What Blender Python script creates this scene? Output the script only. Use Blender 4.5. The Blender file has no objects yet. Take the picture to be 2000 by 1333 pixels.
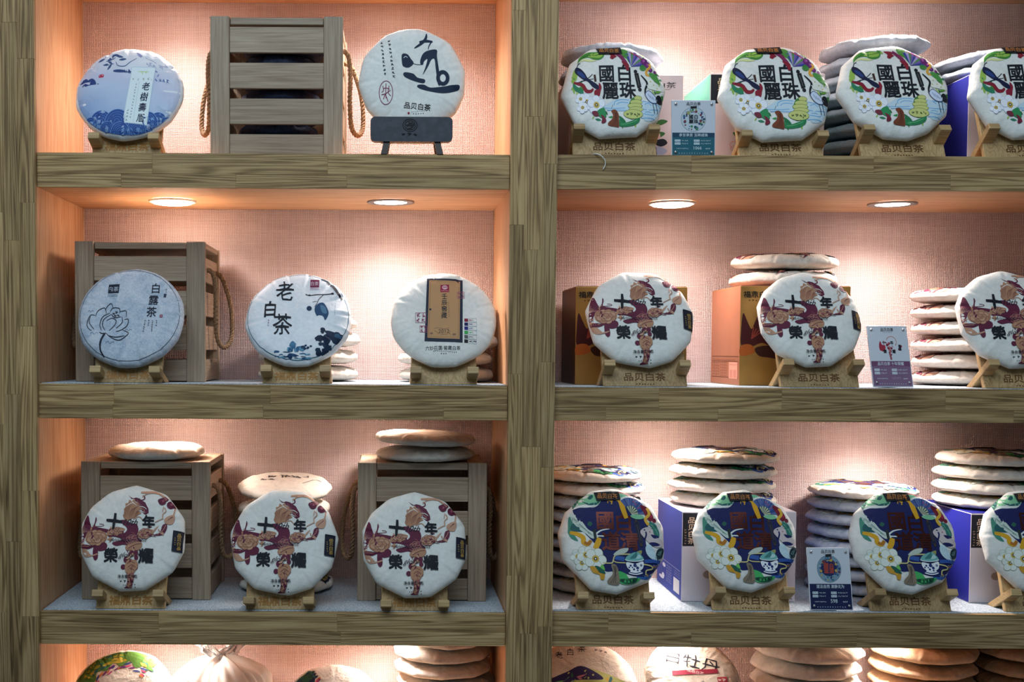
import bpy, bmesh, math, random
from mathutils import Vector, Matrix, Euler
SC = bpy.context.scene
COL = SC.collection

# ------------------------------------------------------------------ camera, world, large lights, exposure
PITCH, ROLL, FPX = math.radians(2.6), 0.0050, 2350.0
VPX, VPY = 762.0, 685.0                       # where lines running into the shelf meet in the photograph
CAM = Vector((0.762, -2.35, 0.648))
PPX, PPY = VPX, VPY + FPX * math.tan(PITCH)   # principal point of the shifted lens
_f = Vector((0, math.cos(PITCH), -math.sin(PITCH)))
_u = Vector((0, math.sin(PITCH), math.cos(PITCH)))
_r = Vector((1, 0, 0))
_R = Matrix.Rotation(-ROLL, 3, _f)            # slight roll of the hand-held camera
RIGHT, UP, FWD = _R @ _r, _R @ _u, _f
cd = bpy.data.cameras.new('camera'); cam = bpy.data.objects.new('camera', cd); COL.objects.link(cam)
cd.sensor_fit = 'HORIZONTAL'; cd.sensor_width = 36.0; cd.lens = FPX / 2000 * 36.0
cd.shift_x = (1000 - PPX) / 2000; cd.shift_y = (PPY - 666.5) / 2000
cd.clip_start = 0.05; cd.clip_end = 50
cam.matrix_world = Matrix.Translation(CAM) @ Matrix((RIGHT, UP, -FWD)).transposed().to_4x4()
SC.camera = cam

def unp(px, py, Y):
    """world point at depth Y that lies under photograph pixel (px, py)"""
    d = RIGHT * ((px - PPX) / FPX) + UP * (-(py - PPY) / FPX) + FWD
    return CAM + d * ((Y - CAM.y) / d.y)
def pscale(Y): return FPX / (Y - CAM.y)       # pixels per metre at depth Y

w = bpy.data.worlds.new('room_light'); SC.world = w; w.use_nodes = True
w.node_tree.nodes['Background'].inputs[0].default_value = (0.56, 0.75, 0.88, 1)
w.node_tree.nodes['Background'].inputs[1].default_value = 0.14
al = bpy.data.lights.new('room_daylight_fill', 'AREA'); al.shape = 'RECTANGLE'; al.size = 2.8; al.size_y = 1.4
al.energy = 58; al.color = (0.72, 0.88, 1.0)  # added cool area fill, high in front of the shelves, for directional shading
alo = bpy.data.objects.new('room_daylight_fill', al); COL.objects.link(alo)
alo.location = (0.6, -2.0, 2.75); alo.rotation_euler = (Vector((1.0, 0, 0.55)) - Vector(alo.location)).to_track_quat('-Z', 'Y').to_euler()
SC.view_settings.view_transform = 'Standard'; SC.view_settings.look = 'None'
SC.view_settings.exposure = 0.0; SC.view_settings.gamma = 1.0; SC.view_settings.use_curve_mapping = False
SPOT_W, SPOT_COL = 13.5, (1.0, 0.87, 0.80)

# ------------------------------------------------------------------ materials
def lin(c):
    c = c / 255.0
    return c / 12.92 if c <= 0.04045 else ((c + 0.055) / 1.055) ** 2.4
def rgb(r, g, b): return (lin(r), lin(g), lin(b), 1)
MATS = {}   # procedural materials by colour
def newmat(name):
    m = bpy.data.materials.new(name); m.use_nodes = True
    nt = m.node_tree; b = nt.nodes['Principled BSDF']
    return m, nt, b
def N(nt, t, **kw):
    n = nt.nodes.new(t)
    for k, v in kw.items():
        if k.startswith('i_'):
            key = k[2:]
            n.inputs[int(key) if key.isdigit() else key.replace('_', ' ')].default_value = v
        else: setattr(n, k, v)
    return n
def L(nt, a, ao, b, bi): nt.links.new(a.outputs[ao], b.inputs[bi])
def math_n(nt, op, a, b=None, c=None):
    n = N(nt, 'ShaderNodeMath', operation=op)
    for i, v in enumerate((a, b, c)):
        if v is None: continue
        if isinstance(v, (int, float)): n.inputs[i].default_value = v
        else: nt.links.new(v, n.inputs[i])
    return n.outputs[0]
def ramp(nt, fac, stops):
    n = N(nt, 'ShaderNodeValToRGB'); e = n.color_ramp.elements
    while len(e) < len(stops): e.new(0.5)
    for i, (p, c) in enumerate(stops): e[i].position = p; e[i].color = c
    nt.links.new(fac, n.inputs[0]); return n.outputs[0]
def ink(r, g, b, rough=0.65, metal=0.0):
    k = ('ink', r, g, b, rough, metal)
    if k not in MATS:
        m, nt, p = newmat('print_ink_%d_%d_%d' % (r, g, b))
        p.inputs['Base Color'].default_value = rgb(r, g, b); p.inputs['Roughness'].default_value = rough
        p.inputs['Metallic'].default_value = metal; p.inputs['Specular IOR Level'].default_value = 0.3
        MATS[k] = m
    return MATS[k]
def wood(name, dark, mid, light, axis='X', s=1.0, rough=0.55, bump=0.25, tint=0.16, cath=0.5):
    """long-grained wood; axis = direction of the grain"""
    m, nt, p = newmat(name)
    tc = N(nt, 'ShaderNodeTexCoord'); oi = N(nt, 'ShaderNodeObjectInfo')
    off = N(nt, 'ShaderNodeCombineXYZ')
    r1 = math_n(nt, 'MULTIPLY', oi.outputs['Random'], 37.0); r2 = math_n(nt, 'MULTIPLY', oi.outputs['Random'], 91.0)
    nt.links.new(r1, off.inputs[0]); nt.links.new(r2, off.inputs[1]); nt.links.new(r1, off.inputs[2])
    add = N(nt, 'ShaderNodeVectorMath', operation='ADD'); L(nt, tc, 'Object', add, 0); L(nt, off, 0, add, 1)
    def mapped(al_, ac):
        mp = N(nt, 'ShaderNodeMapping'); sc = [ac, ac, ac]; sc['XYZ'.index(axis)] = al_
        mp.inputs['Scale'].default_value = sc; L(nt, add, 0, mp, 'Vector'); return mp
    mp = mapped(1.1 * s, 36 * s)
    n1 = N(nt, 'ShaderNodeTexNoise', i_Scale=1.0, i_Detail=2.0, i_Roughness=0.5, i_Distortion=0.4); L(nt, mp, 0, n1, 'Vector')
    # growth rings = contour lines of the stretched noise
    rings = math_n(nt, 'SINE', math_n(nt, 'MULTIPLY', n1.outputs[0], 74.0))
    rings = math_n(nt, 'MULTIPLY_ADD', rings, 0.5, 0.5)
    rings = math_n(nt, 'POWER', rings, 1.6)
    mp2 = mapped(12 * s, 420 * s)
    n2 = N(nt, 'ShaderNodeTexNoise', i_Scale=1.0, i_Detail=4.0, i_Roughness=0.6); L(nt, mp2, 0, n2, 'Vector')
    mp3 = mapped(3 * s, 9 * s)
    n3 = N(nt, 'ShaderNodeTexNoise', i_Scale=1.0, i_Detail=3.0); L(nt, mp3, 0, n3, 'Vector')
    f = math_n(nt, 'MULTIPLY', rings, cath)
    f = math_n(nt, 'ADD', f, math_n(nt, 'MULTIPLY', n2.outputs[0], 0.75))
    f = math_n(nt, 'ADD', f, math_n(nt, 'MULTIPLY', n3.outputs[0], 0.5))
    f = math_n(nt, 'MULTIPLY', f, 1.0 / (1.25 + cath))
    c = ramp(nt, f, [(0.28, light), (0.48, mid), (0.72, dark)])
    tn = math_n(nt, 'MULTIPLY_ADD', oi.outputs['Random'], 2 * tint, 1 - tint)
    mx = N(nt, 'ShaderNodeVectorMath', operation='SCALE'); nt.links.new(c, mx.inputs[0]); nt.links.new(tn, mx.inputs['Scale'])
    L(nt, mx, 0, p, 'Base Color')
    bp = N(nt, 'ShaderNodeBump', i_Strength=bump, i_Distance=0.0015, invert=True); nt.links.new(f, bp.inputs['Height']); L(nt, bp, 0, p, 'Normal')
    p.inputs['Roughness'].default_value = rough; p.inputs['Specular IOR Level'].default_value = 0.35
    return m
ASH_D, ASH_M, ASH_L = rgb(94, 70, 42), rgb(162, 131, 88), rgb(200, 169, 122)
W_X = wood('shelf_ash_horizontal', ASH_D, ASH_M, ASH_L, 'X', cath=0.34)
W_Z = wood('shelf_ash_upright', ASH_D, ASH_M, ASH_L, 'Z', cath=0.34)
P_D, P_M, P_L = rgb(172, 124, 86), rgb(200, 154, 114), rgb(216, 176, 138)  # lighter, redder copy of the shelf wood: warm lamp light in the colour
PAN_Z = wood('panel_wood_upright', P_D, P_M, P_L, 'Z', cath=0.35, bump=0.1)
PAN_X = wood('panel_wood_flat', P_D, P_M, P_L, 'X', cath=0.35, bump=0.1)
C_D, C_M, C_L = rgb(120, 100, 82), rgb(162, 143, 122), rgb(184, 167, 146)
CR_X = wood('crate_paulownia_horizontal', C_D, C_M, C_L, 'X', cath=0.12, bump=0.12, tint=0.12)
CR_Z = wood('crate_paulownia_upright', C_D, C_M, C_L, 'Z', cath=0.12, bump=0.12, tint=0.12)
CR_Y = wood('crate_paulownia_side', C_D, C_M, C_L, 'Y', cath=0.12, bump=0.12, tint=0.12)
S_D, S_M, S_L = rgb(142, 110, 70), rgb(176, 146, 102), rgb(196, 168, 124)
ST_V = wood('stand_pine_upright', S_D, S_M, S_L, 'Z', s=1.1, cath=0.22, tint=0.16, bump=0.12)
ST_H = wood('stand_pine_flat', S_D, S_M, S_L, 'X', s=1.1, cath=0.2, tint=0.14, bump=0.12)
BURN = ink(98, 62, 30); GOLDTXT = ink(150, 104, 44, 0.5, 0.1)

def paper(name, c1, c2, rough=0.75, bump=0.35, sc=140, extra=None):
    m, nt, p = newmat(name)
    tc = N(nt, 'ShaderNodeTexCoord')
    n1 = N(nt, 'ShaderNodeTexNoise', i_Scale=sc, i_Detail=5.0, i_Roughness=0.65); L(nt, tc, 'Object', n1, 'Vector')
    n2 = N(nt, 'ShaderNodeTexNoise', i_Scale=28.0, i_Detail=4.0, i_Distortion=1.2); L(nt, tc, 'Object', n2, 'Vector')
    f = math_n(nt, 'ADD', math_n(nt, 'MULTIPLY', n1.outputs[0], 0.55), math_n(nt, 'MULTIPLY', n2.outputs[0], 0.45))
    c = ramp(nt, f, [(0.35, c1), (0.62, c2)])
    nt.links.new(c, p.inputs['Base Color'])
    n4 = N(nt, 'ShaderNodeTexNoise', i_Scale=16.0, i_Detail=2.0, i_Distortion=2.5); L(nt, tc, 'Object', n4, 'Vector')
    h = math_n(nt, 'ADD', math_n(nt, 'MULTIPLY', n1.outputs[0], 0.5), math_n(nt, 'MULTIPLY', n4.outputs[0], 1.0))
    bp = N(nt, 'ShaderNodeBump', i_Strength=bump, i_Distance=0.004); nt.links.new(h, bp.inputs['Height']); L(nt, bp, 0, p, 'Normal')
    p.inputs['Roughness'].default_value = rough; p.inputs['Specular IOR Level'].default_value = 0.25
    return m
PAPER = paper('cotton_wrapping_paper', rgb(218, 218, 212), rgb(236, 235, 230))
PAPER_C = paper('cream_wrapping_paper', rgb(206, 198, 188), rgb(230, 223, 213), bump=0.7)
PAPER_G = paper('grey_and_shaded_paper', rgb(156, 165, 178), rgb(190, 197, 207), bump=0.7)  # grey paper; also paints shade on the lower cakes of two stacks
PAPER_B = paper('mottled_blue_paper', rgb(150, 168, 190), rgb(204, 212, 222), sc=260, bump=0.3)
PAPER_T = paper('lit_and_shaded_brown_paper', rgb(190, 158, 126), rgb(214, 184, 152), bump=0.7)  # brown paints the orange lamplight and corner shade on two stacks
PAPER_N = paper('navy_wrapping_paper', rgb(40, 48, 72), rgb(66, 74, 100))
PAPER_FOIL = paper('silky_white_paper', rgb(214, 220, 228), rgb(232, 236, 240), rough=0.42)

def sky_print():
    m, nt, p = newmat('blue_wash_print')
    tc = N(nt, 'ShaderNodeTexCoord'); sx = N(nt, 'ShaderNodeSeparateXYZ'); L(nt, tc, 'Object', sx, 0)
    n = N(nt, 'ShaderNodeTexNoise', i_Scale=14.0, i_Detail=3.0); L(nt, tc, 'Object', n, 'Vector')
    v = math_n(nt, 'MULTIPLY_ADD', sx.outputs['Y'], 4.6, 0.52)
    v = math_n(nt, 'ADD', v, math_n(nt, 'MULTIPLY_ADD', n.outputs[0], 0.5, -0.25))
    v = math_n(nt, 'ADD', v, math_n(nt, 'MULTIPLY', sx.outputs['X'], 1.0))
    c = ramp(nt, v, [(0.08, rgb(120, 150, 196)), (0.45, rgb(176, 192, 218)), (0.62, rgb(186, 192, 216)), (0.95, rgb(226, 228, 234))])
    nt.links.new(c, p.inputs['Base Color']); p.inputs['Roughness'].default_value = 0.45
    return m
SKYP = sky_print()

def weave():
    m, nt, p = newmat('pink_grasscloth_wallpaper')
    tc = N(nt, 'ShaderNodeTexCoord'); sx = N(nt, 'ShaderNodeSeparateXYZ')
    nd = N(nt, 'ShaderNodeTexNoise', i_Scale=70.0, i_Detail=3.0); L(nt, tc, 'Object', nd, 'Vector')
    sub = N(nt, 'ShaderNodeVectorMath', operation='MULTIPLY_ADD'); L(nt, nd, 'Color', sub, 0)
    sub.inputs[1].default_value = (0.0030, 0.0030, 0.0030); L(nt, tc, 'Object', sub, 2); L(nt, sub, 0, sx, 0)
    def thread(out, pitch): return math_n(nt, 'MULTIPLY_ADD', math_n(nt, 'SINE', math_n(nt, 'MULTIPLY', out, 2 * math.pi / pitch)), 0.5, 0.5)
    tv, th = thread(sx.outputs['X'], 0.0040), thread(sx.outputs['Z'], 0.0034)
    def slub(scale):
        mp = N(nt, 'ShaderNodeMapping'); mp.inputs['Scale'].default_value = scale; L(nt, tc, 'Object', mp, 'Vector')
        n = N(nt, 'ShaderNodeTexNoise', i_Scale=1.0, i_Detail=3.0); L(nt, mp, 0, n, 'Vector'); return n.outputs[0]
    sh, sv = slub((14, 1, 170)), slub((190, 1, 11))
    h = math_n(nt, 'ADD', math_n(nt, 'MULTIPLY', tv, math_n(nt, 'MULTIPLY', sv, 1.7)), math_n(nt, 'MULTIPLY', th, math_n(nt, 'MULTIPLY', sh, 1.7)))
    c = ramp(nt, math_n(nt, 'MULTIPLY', h, 0.6), [(0.08, rgb(188, 160, 157)), (0.45, rgb(211, 186, 183)), (0.85, rgb(232, 213, 210))])
    nt.links.new(c, p.inputs['Base Color'])
    bp = N(nt, 'ShaderNodeBump', i_Strength=0.6, i_Distance=0.0018); nt.links.new(h, bp.inputs['Height']); L(nt, bp, 0, p, 'Normal')
    p.inputs['Roughness'].default_value = 0.7; p.inputs['Specular IOR Level'].default_value = 0.25
    return m
WALLM = weave()
def felt():
    m, nt, p = newmat('grey_felt_liner')
    tc = N(nt, 'ShaderNodeTexCoord'); n = N(nt, 'ShaderNodeTexNoise', i_Scale=330.0, i_Detail=3.0); L(nt, tc, 'Object', n, 'Vector')
    nt.links.new(ramp(nt, n.outputs[0], [(0.35, rgb(132, 146, 160)), (0.65, rgb(198, 208, 216))]), p.inputs['Base Color'])
    bp = N(nt, 'ShaderNodeBump', i_Strength=0.6, i_Distance=0.0015); L(nt, n, 0, bp, 'Height'); L(nt, bp, 0, p, 'Normal')
    p.inputs['Roughness'].default_value = 0.9
    return m
FELT = felt()
def rope_mat():
    m, nt, p = newmat('jute_rope')
    tc = N(nt, 'ShaderNodeTexCoord'); n = N(nt, 'ShaderNodeTexNoise', i_Scale=500.0, i_Detail=3.0); L(nt, tc, 'Object', n, 'Vector')
    nt.links.new(ramp(nt, n.outputs[0], [(0.3, rgb(104, 78, 54)), (0.7, rgb(166, 134, 102))]), p.inputs['Base Color'])
    bp = N(nt, 'ShaderNodeBump', i_Strength=0.8, i_Distance=0.001); L(nt, n, 0, bp, 'Height'); L(nt, bp, 0, p, 'Normal')
    p.inputs['Roughness'].default_value = 0.9
    return m
ROPE = rope_mat()
def plain(name, c, rough=0.5, metal=0.0, bump=0.0, var=0.0, sc=60):
    m, nt, p = newmat(name); p.inputs['Roughness'].default_value = rough; p.inputs['Metallic'].default_value = metal
    p.inputs['Base Color'].default_value = c
    if var or bump:
        tc = N(nt, 'ShaderNodeTexCoord'); n = N(nt, 'ShaderNodeTexNoise', i_Scale=sc, i_Detail=4.0); L(nt, tc, 'Object', n, 'Vector')
        lo = tuple(x * (1 - var) for x in c[:3]) + (1,); hi = tuple(min(1, x * (1 + var)) for x in c[:3]) + (1,)
        nt.links.new(ramp(nt, n.outputs[0], [(0.3, lo), (0.7, hi)]), p.inputs['Base Color'])
        if bump:
            b = N(nt, 'ShaderNodeBump', i_Strength=bump, i_Distance=0.001); L(nt, n, 0, b, 'Height'); L(nt, b, 0, p, 'Normal')
    return m
SLATE = plain('charred_dark_board', rgb(58, 62, 72), 0.55, bump=0.3, var=0.25, sc=90)
DARKLEG = plain('dark_brown_wood', rgb(44, 30, 24), 0.5, var=0.2)
GOLDBOX = plain('matt_gold_card', rgb(170, 126, 62), 0.36, metal=0.3, var=0.12, sc=18)
COPBOX = plain('copper_card', rgb(178, 110, 78), 0.45, metal=0.1, var=0.06, sc=18)
PINKBOX = plain('pale_pink_card', rgb(222, 200, 200), 0.5, var=0.04, sc=12)
BLUEBOX = plain('royal_blue_card', rgb(20, 28, 138), 0.6, var=0.06, sc=8)
BLUE2 = plain('dusk_blue_card', rgb(26, 58, 160), 0.65, var=0.08, sc=8)
LILAC = plain('pale_lilac_card', rgb(208, 200, 208), 0.5, var=0.03, sc=12)
MINT = plain('mint_green_card', rgb(110, 200, 178), 0.4, var=0.06, sc=10)
ACRYL_W = plain('pale_card_stock', rgb(206, 212, 222), 0.25)
STEEL = plain('small_steel_screw', rgb(190, 190, 195), 0.3, metal=0.9)
GREYP = plain('grey_metal_lamp_trim', rgb(150, 146, 144), 0.35, metal=0.6)
WHITEP = plain('white_lamp_trim', rgb(236, 232, 226), 0.4)
STRING = plain('white_cotton_string', rgb(228, 226, 220), 0.8)
def glow(st):
    m, nt, p = newmat('lit_lamp_lens')
    p.inputs['Base Color'].default_value = (1, 0.9, 0.8, 1); p.inputs['Emission Color'].default_value = (1.0, 0.83, 0.70, 1)
    p.inputs['Emission Strength'].default_value = st
    return m
GLOW, GLOW2 = glow(32.0), glow(26.0)
def bagmat():
    m, nt, p = newmat('thin_white_plastic_film')
    p.inputs['Base Color'].default_value = rgb(240, 236, 232); p.inputs['Roughness'].default_value = 0.3
    p.inputs['Transmission Weight'].default_value = 0.35; p.inputs['Subsurface Weight'].default_value = 0.0
    return m
BAG = bagmat()

# ------------------------------------------------------------------ mesh helpers
def mesh_obj(name, verts, faces, mat, parent=None, smooth=False, mats=None, fm=None):
    me = bpy.data.meshes.new(name); me.from_pydata(verts, [], faces)
    for m in (mats or [mat]): me.materials.append(m)
    if fm: me.polygons.foreach_set('material_index', fm)
    if smooth: me.polygons.foreach_set('use_smooth', [True] * len(me.polygons))
    me.update()
    o = bpy.data.objects.new(name, me); COL.objects.link(o)
    if parent: o.parent = parent
    return o
def box_geo(x0, x1, y0, y1, z0, z1):
    v = [(x, y, z) for z in (z0, z1) for y in (y0, y1) for x in (x0, x1)]
    f = [(0, 2, 3, 1), (4, 5, 7, 6), (0, 1, 5, 4), (2, 6, 7, 3), (0, 4, 6, 2), (1, 3, 7, 5)]
    return v, f
def bevel_mesh(me, width, segs=2):
    bm = bmesh.new(); bm.from_mesh(me)
    bmesh.ops.bevel(bm, geom=[e for e in bm.edges], offset=width, segments=segs, profile=0.5, affect='EDGES')
    bm.to_mesh(me); bm.free()
def box(name, x0, x1, y0, y1, z0, z1, mat, parent=None, bev=0.0008, segs=1):
    v, f = box_geo(x0, x1, y0, y1, z0, z1)
    o = mesh_obj(name, v, f, mat, parent)
    if bev: bevel_mesh(o.data, bev, segs)
    return o
def prism(name, pts, x0, x1, mat, parent=None, bev=0.0008, segs=1):
    """side outline pts (y, z) run along x"""
    n = len(pts); v = [(x0, y, z) for y, z in pts] + [(x1, y, z) for y, z in pts]
    f = [tuple(range(n)), tuple(range(2 * n - 1, n - 1, -1))] + [(i, i + n, (i + 1) % n + n, (i + 1) % n) for i in range(n)]
    o = mesh_obj(name, v, f, mat, parent)
    bm = bmesh.new(); bm.from_mesh(o.data); bmesh.ops.recalc_face_normals(bm, faces=bm.faces); bm.to_mesh(o.data); bm.free()
    if bev: bevel_mesh(o.data, bev, segs)
    return o
def tag(o, label=None, cat=None, group=None, kind=None):
    if label: o['label'] = label
    if cat: o['category'] = cat
    if group: o['group'] = group
    if kind: o['kind'] = kind
    return o
def empty(name, loc, rot=(0, 0, 0)):
    o = bpy.data.objects.new(name, None); COL.objects.link(o); o.location = loc; o.rotation_euler = rot; o.empty_display_size = 0.05
    return o
def copy_tree(o, parent=None):
    c = o.copy(); COL.objects.link(c); c.parent = parent
    for ch in o.children: copy_tree(ch, c)
    return c
def tube_geo(path, rad, n=8, closed=False, phase=0.0):
    V, F = [], []; up = Vector((0.13, 0.27, 0.95))
    for i, p in enumerate(path):
        a = path[max(0, i - 1)]; b = path[min(len(path) - 1, i + 1)]
        t = (Vector(b) - Vector(a)).normalized(); s = t.cross(up)
        if s.length < 1e-4: s = t.cross(Vector((1, 0, 0)))
        s.normalize(); q = t.cross(s)
        for k in range(n):
            an = 2 * math.pi * k / n; V.append(tuple(Vector(p) + (s * math.cos(an) + q * math.sin(an)) * rad))
    for i in range(len(path) - 1):
        for k in range(n):
            F.append((i * n + k, i * n + (k + 1) % n, (i + 1) * n + (k + 1) % n, (i + 1) * n + k))
    F.append(tuple(range(n - 1, -1, -1))); F.append(tuple((len(path) - 1) * n + k for k in range(n)))
    return V, F
def catmull(pts, closed=False, seg=5):
    P = [Vector(p) for p in pts]; n = len(P); out = []
    rng = range(n) if closed else range(n - 1)
    for i in rng:
        if closed: a, b, c, d = P[i - 1], P[i], P[(i + 1) % n], P[(i + 2) % n]
        else: a, b, c, d = P[max(0, i - 1)], P[i], P[i + 1], P[min(n - 1, i + 2)]
        for k in range(seg):
            t = k / seg
            out.append(0.5 * ((2 * b) + (c - a) * t + (2 * a - 5 * b + 4 * c - d) * t * t + (3 * b - a - 3 * c + d) * t ** 3))
    if not closed: out.append(P[-1])
    return out

# ------------------------------------------------------------------ printed artwork (thin ink shapes laid on a surface)
_TXT = {}
def glyphs(s, bold):
    k = (s, round(bold, 3))
    if k not in _TXT:
        c = bpy.data.curves.new('lettering', 'FONT'); c.body = s; c.resolution_u = 2; c.offset = bold; c.size = 1
        o = bpy.data.objects.new('lettering', c); me = o.to_mesh()
        V = [(v.co.x, v.co.y) for v in me.vertices]; F = [tuple(p.vertices) for p in me.polygons]
        o.to_mesh_clear(); bpy.data.objects.remove(o); bpy.data.curves.remove(c)
        _TXT[k] = (V, F)
    return _TXT[k]
class Art:
    """shapes drawn in photograph-zoom coordinates (y down): centre (cx, cy) and half sizes rx, ry map to a unit disc or card"""
    def __init__(s, cx, cy, rx, ry): s.c = (cx, cy, rx, ry); s.sh = []; s.rnd = random.Random(7)
    def add(s, V, F, col): s.sh.append((V, F, col))
    def poly(s, pts, col): s.add(list(pts), [tuple(range(len(pts)))], col)
    def blob(s, pts, col, seg=4):
        q = catmull([(x, y, 0) for x, y in pts], True, seg); s.add([(p.x, p.y) for p in q], [tuple(range(len(q)))], col)
    def disc(s, x, y, r, col, ry=None, n=20):
        ry = ry or r; s.add([(x + r * math.cos(2 * math.pi * k / n), y + ry * math.sin(2 * math.pi * k / n)) for k in range(n)], [tuple(range(n))], col)
    def stroke(s, pts, wd, col, taper=0.0, closed=False, smooth=True, seg=4):
        q = catmull([(x, y, 0) for x, y in pts], closed, seg) if smooth else [Vector((x, y, 0)) for x, y in pts]
        if closed: q.append(q[0])
        V, F = [], []; n = len(q)
        for i, p in enumerate(q):
            t = (q[min(n - 1, i + 1)] - q[max(0, i - 1)])
            if closed and i in (0, n - 1): t = q[1] - q[-2]
            t.z = 0; t = t.normalized() if t.length > 1e-6 else Vector((1, 0, 0)); nn = Vector((-t.y, t.x, 0))
            f = i / max(1, n - 1); ww = wd * 0.5 * (1 - taper * abs(2 * f - 1) ** 2 if taper >= 0 else 1 + taper * f)
            V += [(p.x + nn.x * ww, p.y + nn.y * ww), (p.x - nn.x * ww, p.y - nn.y * ww)]
            if i: F.append((2 * i - 2, 2 * i - 1, 2 * i + 1, 2 * i))
        s.add(V, F, col)
    def ring(s, x, y, r, wd, col, ry=None, n=40, a0=0, a1=360):
        ry = ry or r; full = a1 - a0 >= 360
        pts = [(x + r * math.cos(math.radians(a0 + (a1 - a0) * k / n)), y + ry * math.sin(math.radians(a0 + (a1 - a0) * k / n))) for k in range(n + (0 if full else 1))]
        s.stroke(pts, wd, col, closed=full, smooth=False)
    def text(s, t, x, y, size, col, bold=0.0, rot=0.0, shear=0.0, sx=1.0, wob=0.0):
        V0, F0 = glyphs(t, 0.0)
        if not V0: return
        V = []
        for dx, dy in (((-bold, -bold), (bold, -bold), (-bold, bold), (bold, bold), (0, 0)) if bold else ((0, 0),)):   # heavier strokes: the glyph printed five times, slightly shifted
            V.append([(a + dx, b + dy) for a, b in V0])
        x0, x1 = min(v[0] for v in V0), max(v[0] for v in V0); cjk = ord(t[0]) > 0x2E80
        mx, my = (x0 + x1) / 2, 0.38 if cjk else 0.33
        ca, sa = math.cos(rot), math.sin(rot)
        for copy in V:
            out = []
            for a, b in copy:
                a, b = (a - mx) * sx + shear * (b - my), b - my
                if wob: a, b = a + wob * math.sin(b * 9 + a * 5), b + wob * math.sin(a * 8 + 1.3)
                out.append((x + size * (a * ca + b * sa), y - size * (-a * sa + b * ca)))
            s.add(out, F0, col)
    def vtext(s, t, x, y, size, step, col, dx=0.0, **kw):
        for i, ch in enumerate(t): s.text(ch, x + dx * i, y + step * i, size, col, **kw)
    def scrib(s, x, y, size, col, wd=None):
        r = s.rnd; h = size * 0.45; wd = wd or size * 0.13
        V, F = [], []
        for k in range(4):
            if k % 2: a, b = (x - h * r.uniform(.5, 1), y + h * r.uniform(-.9, .9)), (x + h * r.uniform(.5, 1), y + h * r.uniform(-.9, .9))
            else: a, b = (x + h * r.uniform(-.8, .8), y - h * r.uniform(.4, 1)), (x + h * r.uniform(-.8, .8), y + h * r.uniform(.3, 1))
            t = Vector((b[0] - a[0], b[1] - a[1])); t = t.normalized() if t.length else Vector((1, 0)); nx, ny = -t.y * wd / 2, t.x * wd / 2
            n = len(V); V += [(a[0] + nx, a[1] + ny), (a[0] - nx, a[1] - ny), (b[0] - nx, b[1] - ny), (b[0] + nx, b[1] + ny)]; F.append((n, n + 1, n + 2, n + 3))
        s.add(V, F, col)
    def scribs(s, x, y, dx, dy, n, size, col):
        for i in range(n): s.scrib(x + dx * i, y + dy * i, size, col)
    def flower(s, x, y, r, col, out, n=5, a=0.3, c1=(206, 176, 84), c2=(50, 40, 30)):
        for k in range(n):
            an = a + 2 * math.pi * k / n; px, py = x + r * 0.62 * math.cos(an), y + r * 0.62 * math.sin(an)
            s.disc(px, py, r * 0.47, out); s.disc(px, py, r * 0.43, col)
        s.disc(x, y, r * 0.34, c1); s.disc(x, y, r * 0.17, c2); s.disc(x, y, r * 0.08, (240, 238, 228))
    def build(s, name, parent, R, surf=None, hx=None, hy=None, cell=0.008, clamp=0.95, lift=0.0006, metal=()):
        """mesh in the parent's local x-y plane; surf(x, y) gives the height of the surface it is printed on"""
        cx, cy, rx, ry = s.c; hx = hx or R; hy = hy or R
        bm = bmesh.new(); lay = bm.faces.layers.int.new('order'); cols, mats, boxes = {}, [], []
        for V, F, col in s.sh:
            bb = (min(v[0] for v in V), max(v[0] for v in V), min(v[1] for v in V), max(v[1] for v in V))
            i = 1 + max([q[4] for q in boxes if q[0] < bb[1] and q[1] > bb[0] and q[2] < bb[3] and q[3] > bb[2]], default=-1); boxes.append(bb + (i,))
            if not isinstance(col, bpy.types.Material):
                col = ink(*col, rough=0.32, metal=0.75) if col in metal else ink(*col)
            if col.name not in cols: cols[col.name] = len(mats); mats.append(col)
            bv = []
            for x, y in V:
                X, Y = (x - cx) / rx * hx, (cy - y) / ry * hy
                if surf:
                    rr = math.hypot(X, Y)
                    if rr > clamp * R: X, Y = X * clamp * R / rr, Y * clamp * R / rr
                bv.append(bm.verts.new((X, Y, 0)))
            for f in F:
                try: fc = bm.faces.new([bv[k] for k in f])
                except ValueError: continue
                fc.material_index = cols[col.name]; fc[lay] = i
        bmesh.ops.triangulate(bm, faces=[f for f in bm.faces if len(f.verts) > 4])
        if surf:
            k = int(R / cell) + 1
            for ax in ((1, 0, 0), (0, 1, 0)):
                for j in range(-k, k + 1):
                    bmesh.ops.bisect_plane(bm, geom=list(bm.verts) + list(bm.edges) + list(bm.faces), plane_co=Vector(ax) * (j + 0.137) * cell, plane_no=ax, dist=1e-7)
        for f in bm.faces:
            zo = lift + f[lay] * (0.00004 if surf else 0.00002)
            for v in f.verts: v.co.z = (surf(v.co.x, v.co.y) if surf else 0.0) + zo
        bmesh.ops.recalc_face_normals(bm, faces=bm.faces)
        for f in bm.faces:
            if f.normal.z < 0: f.normal_flip()
        me = bpy.data.meshes.new(name); bm.to_mesh(me); bm.free()
        for m in mats: me.materials.append(m)
        o = bpy.data.objects.new(name, me); COL.objects.link(o)
        if parent: o.parent = parent
        return o

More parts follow.
